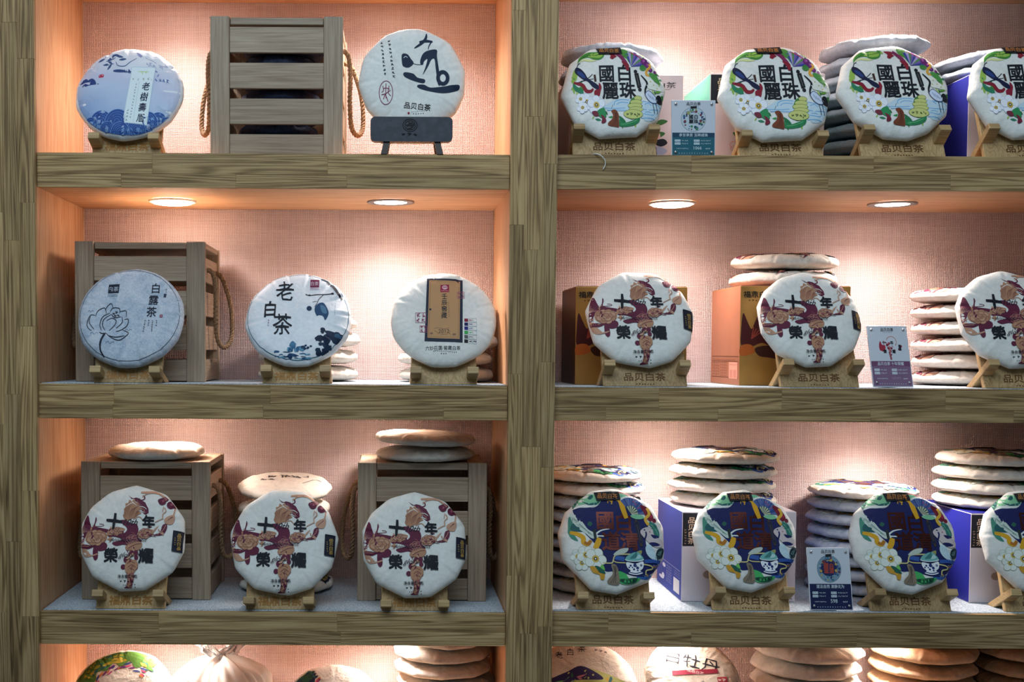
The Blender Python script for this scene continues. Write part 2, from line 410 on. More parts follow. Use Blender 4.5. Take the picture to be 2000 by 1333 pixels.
# ------------------------------------------------------------------ wrapped tea cake
class Cake:
    """a pressed cake in folded paper: facetted outline, soft dome, pleats at the rim. Local z = printed side"""
    def __init__(s, R, seed, thick=0.032, k=12, sharp=0.8, wr=1.0, pn=6.5, saw=0.0):
        r = random.Random(seed); s.R = R; s.Hf = thick * 0.58; s.Hb = thick * 0.42; s.pn = pn; s.wr = wr; s.sharp = sharp; s.saw = saw
        a = 0.0; s.an = []
        steps = [r.uniform(0.7, 1.3) for _ in range(k)]; tot = sum(steps); a = r.uniform(0, 0.5)
        for q in steps: s.an.append(a); a += q / tot * 2 * math.pi
        s.rr = [r.uniform(0.985, 1.012) for _ in range(k)]; s.ph = [r.uniform(0, 6.28) for _ in range(8)]; s.k = k; s.me = None
        s.pl = [r.uniform(-1, 1) for _ in range(k)]
    def rho(s, th):
        a0 = s.an[0]; th = (th - a0) % (2 * math.pi) + a0
        i = max(j for j in range(s.k) if s.an[j] <= th + 1e-9); j = (i + 1) % s.k
        b = s.an[j] + (2 * math.pi if j == 0 else 0); r0, r1 = s.rr[i], s.rr[j]
        # chord between two rim corners
        x0, y0 = r0 * math.cos(s.an[i]), r0 * math.sin(s.an[i]); x1, y1 = r1 * math.cos(b), r1 * math.sin(b)
        c, d = math.cos(th), math.sin(th); den = c * (y1 - y0) - d * (x1 - x0)
        ch = (x0 * (y1 - y0) - y0 * (x1 - x0)) / den if abs(den) > 1e-9 else 1.0
        f = (th - s.an[i]) / max(1e-6, b - s.an[i])
        ci = r0 + (r1 - r0) * f
        return s.R * (s.sharp * ch + (1 - s.sharp) * ci) * (1 + s.saw * (max(0.0, 1 - f * 1.3) - 0.4) * min(1.0, f * 14)) * (1 - (0.020 if s.saw else 0.006) * (math.exp(-(f / 0.05) ** 2) + 0.5 * math.exp(-((f - 0.55) / 0.04) ** 2))), i, f
    def prof(s, t): t = min(0.9995, t); return (1 - t ** s.pn) ** 0.4545
    def wrk(s, x, y, t, i, f):
        p = s.ph; R = s.R; e = max(0.0, (t - 0.55) / 0.45)
        w = 0.0005 * math.sin(x / R * 7 + p[0] + 2 * math.sin(y / R * 4 + p[1])) + 0.0004 * math.sin(y / R * 9 + p[2] + 1.5 * math.sin(x / R * 5 + p[3]))
        w += e * e * 0.0024 * s.pl[i] * math.sin(math.pi * f) - e * 0.0022 * (math.exp(-(f / 0.07) ** 2) + math.exp(-((1 - f) / 0.07) ** 2)) + e * 0.0010 * math.exp(-((f - 0.17) / 0.06) ** 2)
        return w * s.wr
    def surf(s, x, y):
        th = math.atan2(y, x); ro, i, f = s.rho(th); t = math.hypot(x, y) / ro
        return s.Hf * s.prof(t) + s.wrk(x, y, t, i, f) * (1 - max(0, t - 0.97) * 20 if t < 1.02 else 0)
    def mesh(s, name, mat):
        n = 168; T = [0.12, 0.25, 0.38, 0.5, 0.6, 0.69, 0.77, 0.84, 0.89, 0.93, 0.96, 0.98, 0.9935, 0.9995]
        V = [(0, 0, s.Hf)]; F = []; rows = []
        sides = [(1, T), (-1, T[::-1])]
        for sg, TT in sides:
            for t in TT:
                row = []
                for q in range(n):
                    th = 2 * math.pi * q / n; ro, i, f = s.rho(th); x, y = ro * t * math.cos(th), ro * t * math.sin(th)
                    if sg > 0: z = s.surf(x, y)
                    else: z = -s.Hb * s.prof(t) + 0.2 * s.wrk(x, y, t, i, f) * (1 - max(0, t - 0.97) * 20)
                    row.append(len(V)); V.append((x, y, z))
                rows.append(row)
        last = len(V); V.append((0, 0, -s.Hb))
        for q in range(n): F.append((0, rows[0][q], rows[0][(q + 1) % n]))
        for a, b in zip(rows[:-1], rows[1:]):
            for q in range(n): F.append((a[q], b[q], b[(q + 1) % n], a[(q + 1) % n]))
        for q in range(n): F.append((last, rows[-1][(q + 1) % n], rows[-1][q]))
        me = bpy.data.meshes.new(name); me.from_pydata(V, [], F); me.materials.append(mat)
        me.polygons.foreach_set('use_smooth', [True] * len(me.polygons)); me.update()
        return me

# ------------------------------------------------------------------ the printed designs
INK = (18, 22, 34)
def art_guobai(white=True):          # flowers, magpie, crane and four bold characters
    a = Art(705, 572, 662, 546)
    G, GL, TE, RD, NV = (66, 136, 52), (150, 186, 78), (44, 128, 92), (140, 26, 46), (20, 27, 62)
    r = random.Random(6)
    for x0, x1, y0, y1, n in ((190, 330, 420, 650, 12), (1120, 1300, 400, 640, 14), (420, 600, 800, 940, 8), (720, 1000, 900, 1000, 8), (880, 1080, 130, 260, 8), (560, 640, 150, 200, 3)):
        for k in range(n):
            x, y, q, b = r.uniform(x0, x1), r.uniform(y0, y1), r.uniform(18, 40), r.uniform(0, 3.14); c, s_ = math.cos(b), math.sin(b)
            a.blob([(x - q * c, y - q * s_), (x - .38 * q * s_, y + .38 * q * c), (x + q * c, y + q * s_), (x + .38 * q * s_, y - .38 * q * c)], (G, GL, TE, (40, 104, 60), (176, 196, 120))[k % 5], 3)
    a.blob([(560, 795), (700, 708), (900, 700), (1250, 750), (1290, 800), (1230, 900), (1060, 935), (1000, 850), (700, 835)], (196, 216, 228))
    for p in ([(560, 800), (700, 805), (820, 800)], [(690, 770), (700, 730), (770, 705), (870, 712)], [(720, 760), (770, 735), (860, 742)], [(1040, 722), (1150, 740), (1250, 762), (1288, 792)], [(1040, 812), (1130, 818), (1280, 806)], [(1040, 862), (1140, 872), (1180, 860)], [(1010, 912), (1120, 905), (1200, 915)], [(1060, 760), (1110, 745), (1150, 770)], [(600, 828), (700, 822), (860, 832)], [(1060, 845), (1110, 838), (1140, 850)]):
        a.stroke(p, 8, (112, 168, 214))
    a.blob([(262, 292), (288, 215), (350, 160), (430, 148), (520, 150), (592, 165), (585, 215), (530, 246), (460, 240), (400, 215), (330, 225), (285, 262)], G)
    a.blob([(400, 205), (450, 165), (530, 162), (580, 178), (560, 215), (480, 222)], GL); a.stroke([(300, 235), (380, 190), (480, 190), (580, 172)], 7, (40, 96, 44))
    a.blob([(285, 272), (340, 232), (420, 240), (500, 256), (420, 268), (340, 254)], (218, 222, 156))
    a.blob([(215, 365), (186, 450), (192, 500), (240, 482), (252, 420), (236, 370)], GL); a.blob([(200, 515), (195, 570), (230, 612), (290, 640), (322, 630), (300, 590), (240, 558)], TE)
    a.stroke([(205, 512), (260, 528), (312, 546), (338, 585), (362, 612), (410, 612), (442, 584)], 44, RD, 0.5)
    a.blob([(452, 612), (500, 575), (516, 512), (545, 560), (530, 612), (512, 666), (460, 668)], RD)
    a.stroke([(352, 488), (300, 500), (236, 520)], 12, NV, -0.6); a.stroke([(378, 466), (412, 440), (442, 412)], 8, INK); a.stroke([(398, 476), (452, 468)], 7, INK)
    a.blob([(225, 362), (250, 330), (300, 350), (350, 410), (380, 462), (440, 500), (500, 540), (512, 574), (490, 592), (430, 560), (380, 505), (320, 480), (260, 430), (230, 400)], NV)
    a.blob([(255, 380), (300, 390), (340, 430), (350, 465), (310, 455), (265, 415)], (38, 62, 124)); a.stroke([(252, 334), (272, 294), (298, 284)], 9, NV)
    a.poly([(452, 420), (480, 418), (486, 500), (460, 502)], (70, 44, 40))
    for x, y, r in ((350, 735, 92), (280, 700, 60), (300, 800, 62), (470, 770, 104)): a.flower(x, y, r, (238, 240, 246), (188, 194, 220), a=x * 0.01)
    a.blob([(470, 848), (560, 800), (582, 902), (520, 912)], (48, 140, 84)); a.blob([(410, 850), (470, 840), (492, 890), (440, 892)], (120, 44, 60)); a.blob([(518, 880), (560, 900), (582, 950), (545, 972), (522, 965), (532, 922)], (120, 34, 56))
    for i, (x, y, c) in enumerate(((615, 402, '國'), (835, 398, '白'), (650, 600, '麗'), (866, 596, '珠'))): a.text(c, x, y, 206, INK, bold=0.021)
    a.poly([(958, 405), (1010, 395), (1035, 560), (985, 576)], (26, 28, 34)); a.disc(975, 380, 22, (26, 28, 34)); a.disc(1014, 592, 22, (26, 28, 34)); a.stroke([(985, 420), (1008, 548)], 9, (96, 96, 92))
    a.blob([(636, 156), (725, 156), (735, 190), (752, 206), (720, 225), (700, 240), (668, 226), (676, 190)], RD)
    a.blob([(800, 112), (880, 120), (922, 160), (902, 232), (850, 216), (800, 160)], (78, 142, 60))
    a.stroke([(735, 160), (800, 205), (850, 265), (885, 330)], 46, (128, 40, 84), 0.3)
    for i in range(9):
        t0, t1 = math.radians(-112 + i * 12), math.radians(-112 + (i + 1) * 12); r = 170 + 18 * (i % 2)
        a.poly([(925, 325), (925 + r * math.cos(t0), 325 + r * math.sin(t0)), (925 + r * math.cos(t1), 325 + r * math.sin(t1))], ((58, 70, 150), (176, 158, 206), (92, 142, 84), (120, 92, 168))[i % 4])
    a.blob([(808, 262), (892, 292), (892, 362), (866, 372), (850, 328)], RD)
    a.stroke([(925, 150), (1000, 188), (1060, 232)], 12, (180, 50, 72)); a.blob([(1030, 330), (1070, 300), (1110, 340), (1080, 370), (1040, 360)], (70, 136, 66))
    for x, y, r in ((1088, 262, 42), (1132, 302, 38), (1162, 360, 26), (1216, 380, 20)): a.disc(x, y, r, (112, 40, 112)); a.disc(x - 6, y - 6, r * 0.4, (170, 90, 160))
    a.stroke([(1150, 280), (1160, 322), (1120, 362), (1105, 402), (1136, 440)], 28, (226, 164, 62))
    a.blob([(1138, 400), (1200, 400), (1250, 450), (1268, 522), (1210, 500), (1160, 450)], (78, 150, 70))
    a.blob([(1090, 450), (1150, 450), (1220, 520), (1300, 590), (1240, 600), (1170, 590), (1110, 570)], (232, 232, 220))
    for x, y in ((1150, 500), (1190, 540), (1130, 545), (1230, 575)): a.disc(x, y, 8, (190, 170, 90))
    a.stroke([(1038, 422), (1095, 490), (1106, 532), (1080, 590), (1074, 652)], 24, INK, 0.6)
    a.blob([(1072, 642), (1120, 600), (1180, 640), (1232, 700), (1210, 742), (1150, 742), (1100, 702)], (70, 80, 110)); a.blob([(1080, 644), (1120, 608), (1176, 646), (1222, 702), (1204, 734), (1152, 734), (1106, 698)], (208, 218, 238))
    for k in range(3): a.stroke([(1110 + k * 26, 640 + k * 16), (1140 + k * 24, 690 + k * 10)], 5, (90, 110, 160))
    a.blob([(1222, 656), (1262, 650), (1292, 690), (1296, 726), (1240, 742), (1204, 702)], INK); a.blob([(1270, 660), (1310, 640), (1305, 690)], (60, 130, 60)); a.blob([(1200, 620), (1240, 600), (1275, 605), (1235, 628)], (110, 160, 60))
    a.stroke([(1165, 740), (1182, 852)], 7, INK); a.stroke([(1206, 744), (1222, 850)], 7, INK)
    a.blob([(858, 795), (898, 704), (950, 680), (905, 764)], (70, 130, 60))
    for x, y, rx, ry in ((985, 690, 46, 25), (960, 735, 72, 27), (945, 775, 88, 27), (952, 815, 86, 27), (915, 870, 116, 50)): a.disc(x, y, rx + 4, (88, 104, 50), ry + 4); a.disc(x, y, rx, (202, 206, 124), ry)
    a.scribs(850, 872, 44, 0, 4, 44, (62, 80, 44))
    a.blob([(735, 1002), (740, 950), (820, 965), (900, 940), (990, 908), (985, 952), (930, 986), (830, 1008)], (44, 130, 80)); a.blob([(740, 890), (790, 920), (820, 962), (760, 952)], (36, 116, 70)); a.stroke([(760, 985), (850, 975), (960, 935)], 6, (110, 186, 120)); a.blob([(610, 905), (660, 890), (650, 915)], (50, 150, 80))
    a.blob([(650, 832), (700, 818), (736, 870), (736, 940), (734, 1012), (690, 1012), (608, 1000), (604, 970), (650, 930), (668, 880)], (124, 62, 38))
    for k in range(4): a.stroke([(690 + k * 8, 850), (690 + k * 8, 930), (640 + k * 24, 1006)], 4, (66, 30, 22))
    a.stroke([(655, 805), (662, 785), (676, 762)], 5, (60, 90, 70))
    return a
def art_tag(kind):
    if kind == 'top':
        a = Art(705, 572, 662, 546); a.poly([(500, 96), (652, 88), (805, 84), (820, 176), (675, 182), (528, 186)], (22, 22, 28)); a.text('品贝白茶', 662, 136, 62, (196, 128, 62), bold=0.01, rot=0.04)
    else:
        a = Art(635, 604, 566, 544); a.poly([(1065, 540), (1172, 550), (1162, 762), (1058, 750)], (22, 26, 44)); a.vtext('品贝白茶', 1128, 590, 44, 44, (198, 160, 84), bold=0.01); a.scribs(1090, 620, 0, 22, 5, 18, (170, 140, 80))
    return a
def art_daoqing():                   # navy field with cup, fan and copper characters
    a = Art(582, 588, 532, 516)
    NV, MT, DT, YL, WH = (20, 30, 88), (132, 196, 152), (34, 92, 94), (222, 166, 36), (226, 232, 228)
    a.blob([(205, 310), (300, 285), (420, 285), (480, 230), (490, 185), (560, 185), (640, 185), (720, 260), (790, 370), (890, 390), (930, 470), (900, 560), (900, 650), (940, 700), (1010, 790), (970, 890), (880, 940), (780, 945), (700, 925), (600, 895), (500, 900), (470, 850), (480, 760), (460, 700), (370, 600), (300, 520), (250, 420)], NV)
    a.blob([(210, 292), (230, 220), (290, 160), (380, 150), (482, 172), (476, 232), (430, 262), (330, 252), (240, 272)], MT); a.blob([(205, 298), (222, 228), (285, 163), (268, 220), (232, 270)], DT); a.blob([(358, 196), (388, 162), (418, 168), (386, 206)], DT); a.blob([(300, 222), (360, 244), (440, 236), (474, 212), (450, 254), (360, 262)], DT)
    a.blob([(212, 304), (260, 264), (350, 264), (445, 270), (350, 288), (270, 288)], WH)
    a.blob([(150, 482), (162, 382), (200, 400), (192, 520), (242, 612), (180, 592), (150, 542)], (70, 140, 120)); a.blob([(170, 500), (200, 440), (260, 470), (300, 520), (220, 520)], DT)
    a.blob([(175, 345), (240, 370), (300, 440), (345, 500), (420, 540), (442, 572), (380, 586), (320, 540), (262, 500), (192, 420)], (204, 218, 208))
    for k in range(4): a.stroke([(200 + k * 10, 385 + k * 22), (270 + k * 16, 450 + k * 18), (350 + k * 12, 540 + k * 6)], 4, (110, 140, 130))
    a.stroke([(165, 530), (240, 548), (292, 580), (292, 622), (332, 642), (368, 606)], 46, YL, 0.4); a.stroke([(300, 626), (340, 640), (366, 606)], 30, (176, 112, 36)); a.stroke([(450, 580), (432, 632), (400, 684)], 56, YL, 0.3)
    a.stroke([(420, 542), (470, 510), (552, 494)], 18, WH, -0.6); a.stroke([(430, 562), (515, 564)], 12, WH); a.poly([(388, 500), (418, 496), (424, 590), (398, 592)], (40, 50, 48)); a.blob([(338, 452), (362, 424), (388, 444), (366, 470)], (46, 96, 80))
    for x, y, r in ((230, 758, 66), (270, 820, 70), (310, 745, 84), (400, 782, 100)): a.flower(x, y, r, (228, 234, 226), (168, 172, 140), a=x * 0.013)
    for x, y, c in ((512, 412, '國'), (692, 430, '白'), (562, 612, '道'), (738, 612, '清')): a.text(c, x, y, 188, (88, 44, 38), bold=0.024)
    a.poly([(795, 425), (838, 420), (868, 632), (830, 640)], (60, 54, 52)); a.poly([(801, 430), (833, 426), (861, 627), (834, 632)], (24, 28, 60)); a.disc(812, 412, 14, (60, 54, 52)); a.disc(850, 650, 14, (60, 54, 52)); a.stroke([(820, 450), (846, 610)], 8, (70, 64, 70))
    a.blob([(510, 180), (572, 180), (622, 232), (582, 256), (546, 242), (548, 205)], YL); a.stroke([(598, 182), (668, 215), (692, 300), (722, 392)], 50, YL, 0.25)
    a.blob([(660, 150), (720, 150), (780, 190), (700, 200)], (120, 190, 150)); a.stroke([(662, 135), (760, 158), (832, 212)], 22, (112, 26, 46))
    for i in range(12):
        t0, t1 = math.radians(-128 + i * 11), math.radians(-128 + (i + 0.9) * 11)
        q = lambda r, t: (765 + r * math.cos(t), 345 + r * math.sin(t) * 1.05)
        a.poly([q(168, t0), q(168, t1), q(150, t1), q(150, t0)], WH); a.poly([q(150, t0), q(150, t1), q(72, t1), q(72, t0)], ((62, 92, 156), (48, 76, 140), (80, 104, 160))[i % 3]); a.poly([q(70, t0), q(70, t1), q(8, t1), q(8, t0)], (214, 214, 176) if i % 2 else (60, 90, 90))
    for x, y in ((820, 255), (846, 290), (800, 232)): a.disc(x, y, 10, (150, 80, 130))
    a.blob([(762, 366), (850, 355), (894, 386), (850, 402), (790, 392)], MT)
    a.blob([(862, 265), (930, 280), (970, 340), (986, 390), (950, 420), (920, 390), (890, 330)], (120, 26, 48)); a.disc(992, 412, 20, (120, 26, 48)); a.disc(962, 372, 16, (160, 40, 70))
    a.stroke([(930, 290), (946, 350), (904, 402), (932, 456)], 28, (224, 176, 60))
    a.blob([(938, 430), (1000, 450), (1032, 520), (1028, 562), (980, 540)], (52, 120, 110)); a.stroke([(955, 450), (1000, 500), (1020, 550)], 6, (120, 180, 140))
    a.blob([(848, 530), (880, 488), (960, 478), (986, 560), (1062, 600), (1066, 650), (1000, 672), (940, 640), (900, 600)], (206, 192, 192))
    a.blob([(950, 548), (1032, 568), (980, 586)], NV); a.blob([(926, 630), (980, 622), (1034, 640), (1010, 658), (960, 658)], NV); a.stroke([(885, 500), (905, 540), (890, 590)], 16, NV); a.disc(940, 522, 6, (150, 60, 90))
    a.blob([(893, 662), (940, 648), (986, 740), (992, 792), (930, 772), (893, 722)], (192, 216, 226)); a.blob([(984, 772), (1008, 690), (1072, 678), (1056, 762)], (30, 52, 62)); a.blob([(1000, 740), (1020, 710), (1050, 700), (1036, 740)], (90, 120, 120))
    a.stroke([(590, 765), (680, 782)], 40, (52, 92, 164)); a.stroke([(870, 806), (960, 800), (1060, 812)], 34, (46, 84, 160)); a.stroke([(950, 850), (1040, 846)], 36, (46, 84, 160)); a.stroke([(955, 850), (1020, 846)], 24, (150, 104, 72)); a.stroke([(790, 946), (870, 950), (942, 944)], 42, (50, 96, 170), 0.3); a.stroke([(870, 935), (905, 930)], 22, (176, 140, 84))
    a.stroke([(470, 820), (555, 820), (572, 790), (602, 744), (742, 736)], 12, (206, 196, 136)); a.stroke([(570, 800), (610, 815), (690, 818)], 10, (206, 196, 136)); a.stroke([(860, 832), (935, 846), (945, 872), (885, 890), (880, 930)], 12, (206, 196, 136))
    a.blob([(575, 740), (640, 690), (720, 680), (700, 720), (620, 745)], (190, 200, 188)); a.blob([(800, 716), (850, 700), (840, 740)], (150, 150, 90))
    a.disc(775, 790, 96, (40, 50, 84), 24); a.disc(775, 788, 92, (206, 222, 222), 20)
    a.blob([(690, 786), (720, 745), (800, 716), (845, 750), (858, 784), (780, 800)], (112, 176, 172)); a.blob([(730, 780), (770, 740), (800, 716), (795, 770)], (60, 124, 122)); a.blob([(790, 780), (820, 740), (842, 770)], (176, 212, 208))
    a.blob([(697, 812), (780, 826), (858, 806), (852, 868), (826, 892), (850, 914), (780, 932), (712, 916), (732, 892), (702, 862)], (232, 236, 240))
    for x, y, r in ((735, 845, 10), (778, 842, 18), (800, 866, 14), (836, 842, 11), (765, 880, 10), (720, 862, 8), (800, 890, 8), (752, 862, 7)): a.disc(x, y, r, (34, 44, 110))
    a.stroke([(712, 905), (780, 918), (848, 902)], 8, (34, 44, 110))
    a.blob([(600, 900), (680, 918), (722, 970), (822, 958), (782, 1002), (690, 1020), (620, 1000)], (66, 172, 94)); a.blob([(608, 976), (700, 966), (792, 960), (770, 1006), (680, 1016)], (24, 82, 60)); a.scribs(650, 985, 36, 0, 4, 30, (10, 40, 36))
    a.blob([(548, 838), (592, 838), (616, 900), (616, 1016), (520, 1012), (508, 980), (560, 920)], (134, 120, 100))
    for k in range(4): a.stroke([(566 + k * 8, 850), (580 + k * 6, 930), (535 + k * 22, 1008)], 5, (78, 70, 64))
    a.blob([(345, 855), (400, 858), (430, 910), (482, 930), (470, 976), (440, 970), (430, 930), (370, 910)], (202, 150, 50)); a.blob([(390, 850), (440, 860), (492, 916), (440, 912)], (30, 92, 78)); a.blob([(440, 860), (470, 840), (485, 890)], (110, 190, 90))
    return a
def art_glory():                     # maroon phoenix-shaped bouquet, four brush characters
    a = Art(635, 604, 566, 544); M, T, P = (98, 32, 58), (178, 130, 100), (196, 150, 124)
    a.blob([(75, 655), (150, 690), (120, 745), (160, 800), (230, 800), (150, 760), (88, 715)], P)
    a.blob([(73, 590), (90, 440), (130, 380), (165, 398), (182, 450), (210, 512), (236, 470), (246, 408), (258, 440), (246, 500), (310, 520), (398, 540), (400, 572), (330, 562), (230, 552), (170, 572), (120, 662), (80, 652)], M)
    for k in range(6): a.stroke([(100, 570), (112 + k * 14, 470 + k * 14)], 6, (200, 160, 140), -0.7)
    a.stroke([(90, 600), (110, 640), (150, 640)], 7, (196, 150, 130)); a.stroke([(250, 505), (330, 500), (330, 485), (290, 480)], 6, M)
    a.blob([(156, 590), (200, 550), (330, 556), (378, 590), (372, 650), (300, 682), (220, 692), (160, 650)], T)
    for p in ([(180, 600), (230, 580), (260, 620), (220, 660)], [(260, 570), (310, 590), (330, 640), (290, 665)], [(225, 612), (270, 600), (295, 632), (255, 650)], [(330, 575), (360, 610), (350, 650)], [(170, 640), (210, 670), (250, 672)]): a.stroke(p, 6, (120, 66, 62))
    a.blob([(90, 690), (170, 688), (240, 702), (262, 668), (340, 660), (388, 690), (372, 742), (300, 752), (272, 705), (190, 732), (110, 716)], M); a.blob([(248, 700), (290, 730), (298, 820), (270, 846), (245, 800)], M); a.stroke([(112, 745), (165, 800), (230, 800), (295, 782)], 14, P); a.stroke([(110, 700), (200, 706)], 6, T)
    a.blob([(378, 596), (400, 530), (480, 512), (562, 530), (522, 572), (450, 592)], T); a.stroke([(400, 580), (470, 545), (540, 535)], 5, M)
    a.blob([(500, 448), (560, 438), (620, 470), (680, 480), (702, 540), (692, 600), (744, 652), (690, 692), (620, 702), (560, 690), (480, 702), (440, 670), (540, 640), (470, 612), (388, 604), (480, 590), (560, 570), (580, 520)], M)
    a.blob([(700, 562), (760, 528), (852, 540), (852, 592), (760, 622), (710, 612)], T); a.blob([(600, 610), (660, 600), (690, 640), (640, 660), (600, 650)], T); a.disc(640, 680, 24, P); a.disc(640, 680, 12, M)
    for k in range(5): a.stroke([(730, 585), (800 + k * 22, 520 + k * 22)], 5, M)
    for k in range(4): a.stroke([(820 + k * 16, 590 - k * 12), (880 + k * 10, 520 - k * 8)], 5, P)
    a.blob([(858, 592), (928, 562), (950, 490), (992, 478), (996, 532), (952, 592)], M); a.stroke([(900, 585), (960, 540), (984, 490)], 5, P)
    a.poly([(570, 180), (600, 204), (625, 214), (650, 205), (690, 215), (724, 240), (755, 258), (772, 290), (792, 322), (797, 366), (768, 386), (745, 374), (725, 350), (715, 310), (690, 290), (680, 258), (650, 245), (640, 222), (605, 218)], M)
    a.stroke([(690, 236), (736, 226), (742, 200), (720, 180)], 13, M, 0.4)
    a.poly([(528, 395), (546, 352), (533, 330), (553, 300), (546, 270), (576, 262), (584, 230), (612, 242), (640, 222), (650, 254), (682, 262), (690, 300), (714, 312), (700, 345), (722, 372), (690, 386), (660, 412), (620, 424), (580, 442), (548, 430)], T)
    for k in range(11):
        x, y = 548 + k * 13, 420 - (k % 4) * 12; a.stroke([(x, y), (x - 8 + k * 3, y - 60), (x + 14 + k * 4, y - 120 + k * 5)], 5, (132, 74, 70), 0.5)
    for k in range(7): a.stroke([(668 + k * 15, 228 + k * 16), (676 + k * 13, 268 + k * 14), (706 + k * 11, 300 + k * 11)], 5, (176, 116, 108), 0.5)
    for p in ([(556, 300), (600, 270), (640, 262)], [(600, 236), (630, 262), (668, 290)], [(690, 340), (730, 352), (756, 366)], [(700, 300), (742, 306), (776, 330)]): a.stroke(p, 7, (232, 226, 220), 0.6)
    def peony(x, y, r, c1, c2, ol):
        for q, n, s0 in ((0.72, 8, 0.42), (0.42, 6, 0.36), (0.14, 3, 0.26)):
            for k in range(n):
                d = 6.283 * k / n + q * 5; px, py = x + r * q * math.cos(d), y + r * q * 0.82 * math.sin(d)
                a.disc(px, py, r * s0 + 3.5, ol, r * s0 * 0.82 + 3.5, 14); a.disc(px, py, r * s0, (c1, c2)[k % 2], r * s0 * 0.82, 14)
    peony(268, 620, 88, T, (196, 150, 120), (120, 62, 64)); peony(650, 648, 62, (128, 54, 74), M, (196, 150, 124)); peony(655, 905, 60, T, (190, 140, 110), M); peony(772, 575, 58, T, P, M); peony(470, 556, 48, T, P, M)
    a.stroke([(640, 430), (700, 404), (742, 440)], 8, P)
    a.stroke([(698, 150), (800, 144), (880, 150), (942, 190), (972, 232)], 28, P, 0.4); a.stroke([(720, 200), (760, 165), (830, 150)], 10, P)
    for x, y, r in ((930, 242, 40), (962, 214, 28), (1020, 276, 42), (1062, 290, 20), (905, 235, 22)): a.disc(x, y, r, M); a.disc(x + 4, y - 6, r * 0.35, (150, 80, 96))
    a.stroke([(960, 310), (975, 345), (945, 380), (950, 430)], 10, P); a.stroke([(1066, 310), (1050, 390), (1000, 400)], 14, P); a.stroke([(870, 462), (952, 420)], 8, P); a.stroke([(950, 300), (940, 350)], 8, P)
    a.blob([(970, 420), (1060, 378), (1068, 440), (1040, 482), (980, 470)], P); a.stroke([(985, 455), (1050, 400)], 5, M)
    a.blob([(588, 702), (700, 660), (752, 680), (722, 742), (640, 742), (592, 742)], T); a.stroke([(610, 730), (680, 690), (740, 680)], 6, M)
    for x, y, r in ((600, 840, 32), (690, 772, 28), (652, 762, 26), (570, 912, 26), (700, 820, 22)): a.disc(x, y, r, M)
    a.blob([(616, 842), (700, 848), (722, 900), (692, 960), (640, 992), (600, 960), (588, 900)], T)
    for p in ([(610, 880), (650, 860), (690, 880)], [(620, 920), (660, 890), (700, 920)], [(615, 950), (650, 925), (690, 950)]): a.stroke(p, 7, (120, 66, 62))
    a.stroke([(650, 975), (655, 1040), (636, 1112)], 74, (140, 84, 80), -0.3); a.stroke([(636, 990), (660, 1050), (630, 1105)], 20, M); a.stroke([(670, 985), (640, 1040), (660, 1100)], 14, T)
    a.blob([(588, 1116), (640, 1100), (672, 1128), (620, 1142)], M)
    r = random.Random(12)
    def leaves(n, fx, fy, q0, q1, cols):
        for k in range(n):
            x, y = fx(), fy(); q, b = r.uniform(q0, q1), r.uniform(0, 3.14); c, s_ = math.cos(b), math.sin(b)
            a.blob([(x - q * c, y - q * s_), (x - .4 * q * s_, y + .4 * q * c), (x + q * c, y + q * s_), (x + .4 * q * s_, y - .4 * q * c)], cols[k % len(cols)], 3)
    leaves(26, lambda: r.uniform(400, 760), lambda: r.gauss(610, 36), 14, 30, (M, T, (128, 58, 72), M, P))
    leaves(16, lambda: r.gauss(650, 26), lambda: r.uniform(690, 860), 12, 26, (M, T, P))
    leaves(22, lambda: r.gauss(645, 20), lambda: r.uniform(900, 1125), 10, 22, (T, M, (150, 96, 84)))
    leaves(12, lambda: r.uniform(100, 250), lambda: r.uniform(470, 680), 12, 24, (M, (150, 90, 100), T))
    leaves(8, lambda: r.uniform(780, 960), lambda: r.uniform(500, 600), 10, 24, (P, M))
    a.text('十', 445, 455, 168, INK, bold=0.035, rot=0.10, wob=0.02); a.text('年', 803, 455, 135, INK, bold=0.03, wob=0.02); a.text('榮', 435, 795, 150, INK, bold=0.03, wob=0.02); a.text('耀', 800, 800, 158, INK, bold=0.028, wob=0.02)
    a.text('10th', 620, 460, 90, (34, 24, 44), shear=0.45); a.text('Anniversary limit', 610, 640, 52, (34, 24, 44), shear=0.5, sx=1.05); a.text('glory', 602, 792, 74, (34, 24, 44), shear=0.5)
    a.text('净含量:350克', 622, 1006, 36, INK, bold=0.012); a.scribs(555, 1052, 40, 2, 4, 30, INK); a.scribs(580, 1088, 22, 0, 3, 14, INK); a.disc(700, 1108, 5, INK); a.disc(698, 1085, 5, INK)
    return a
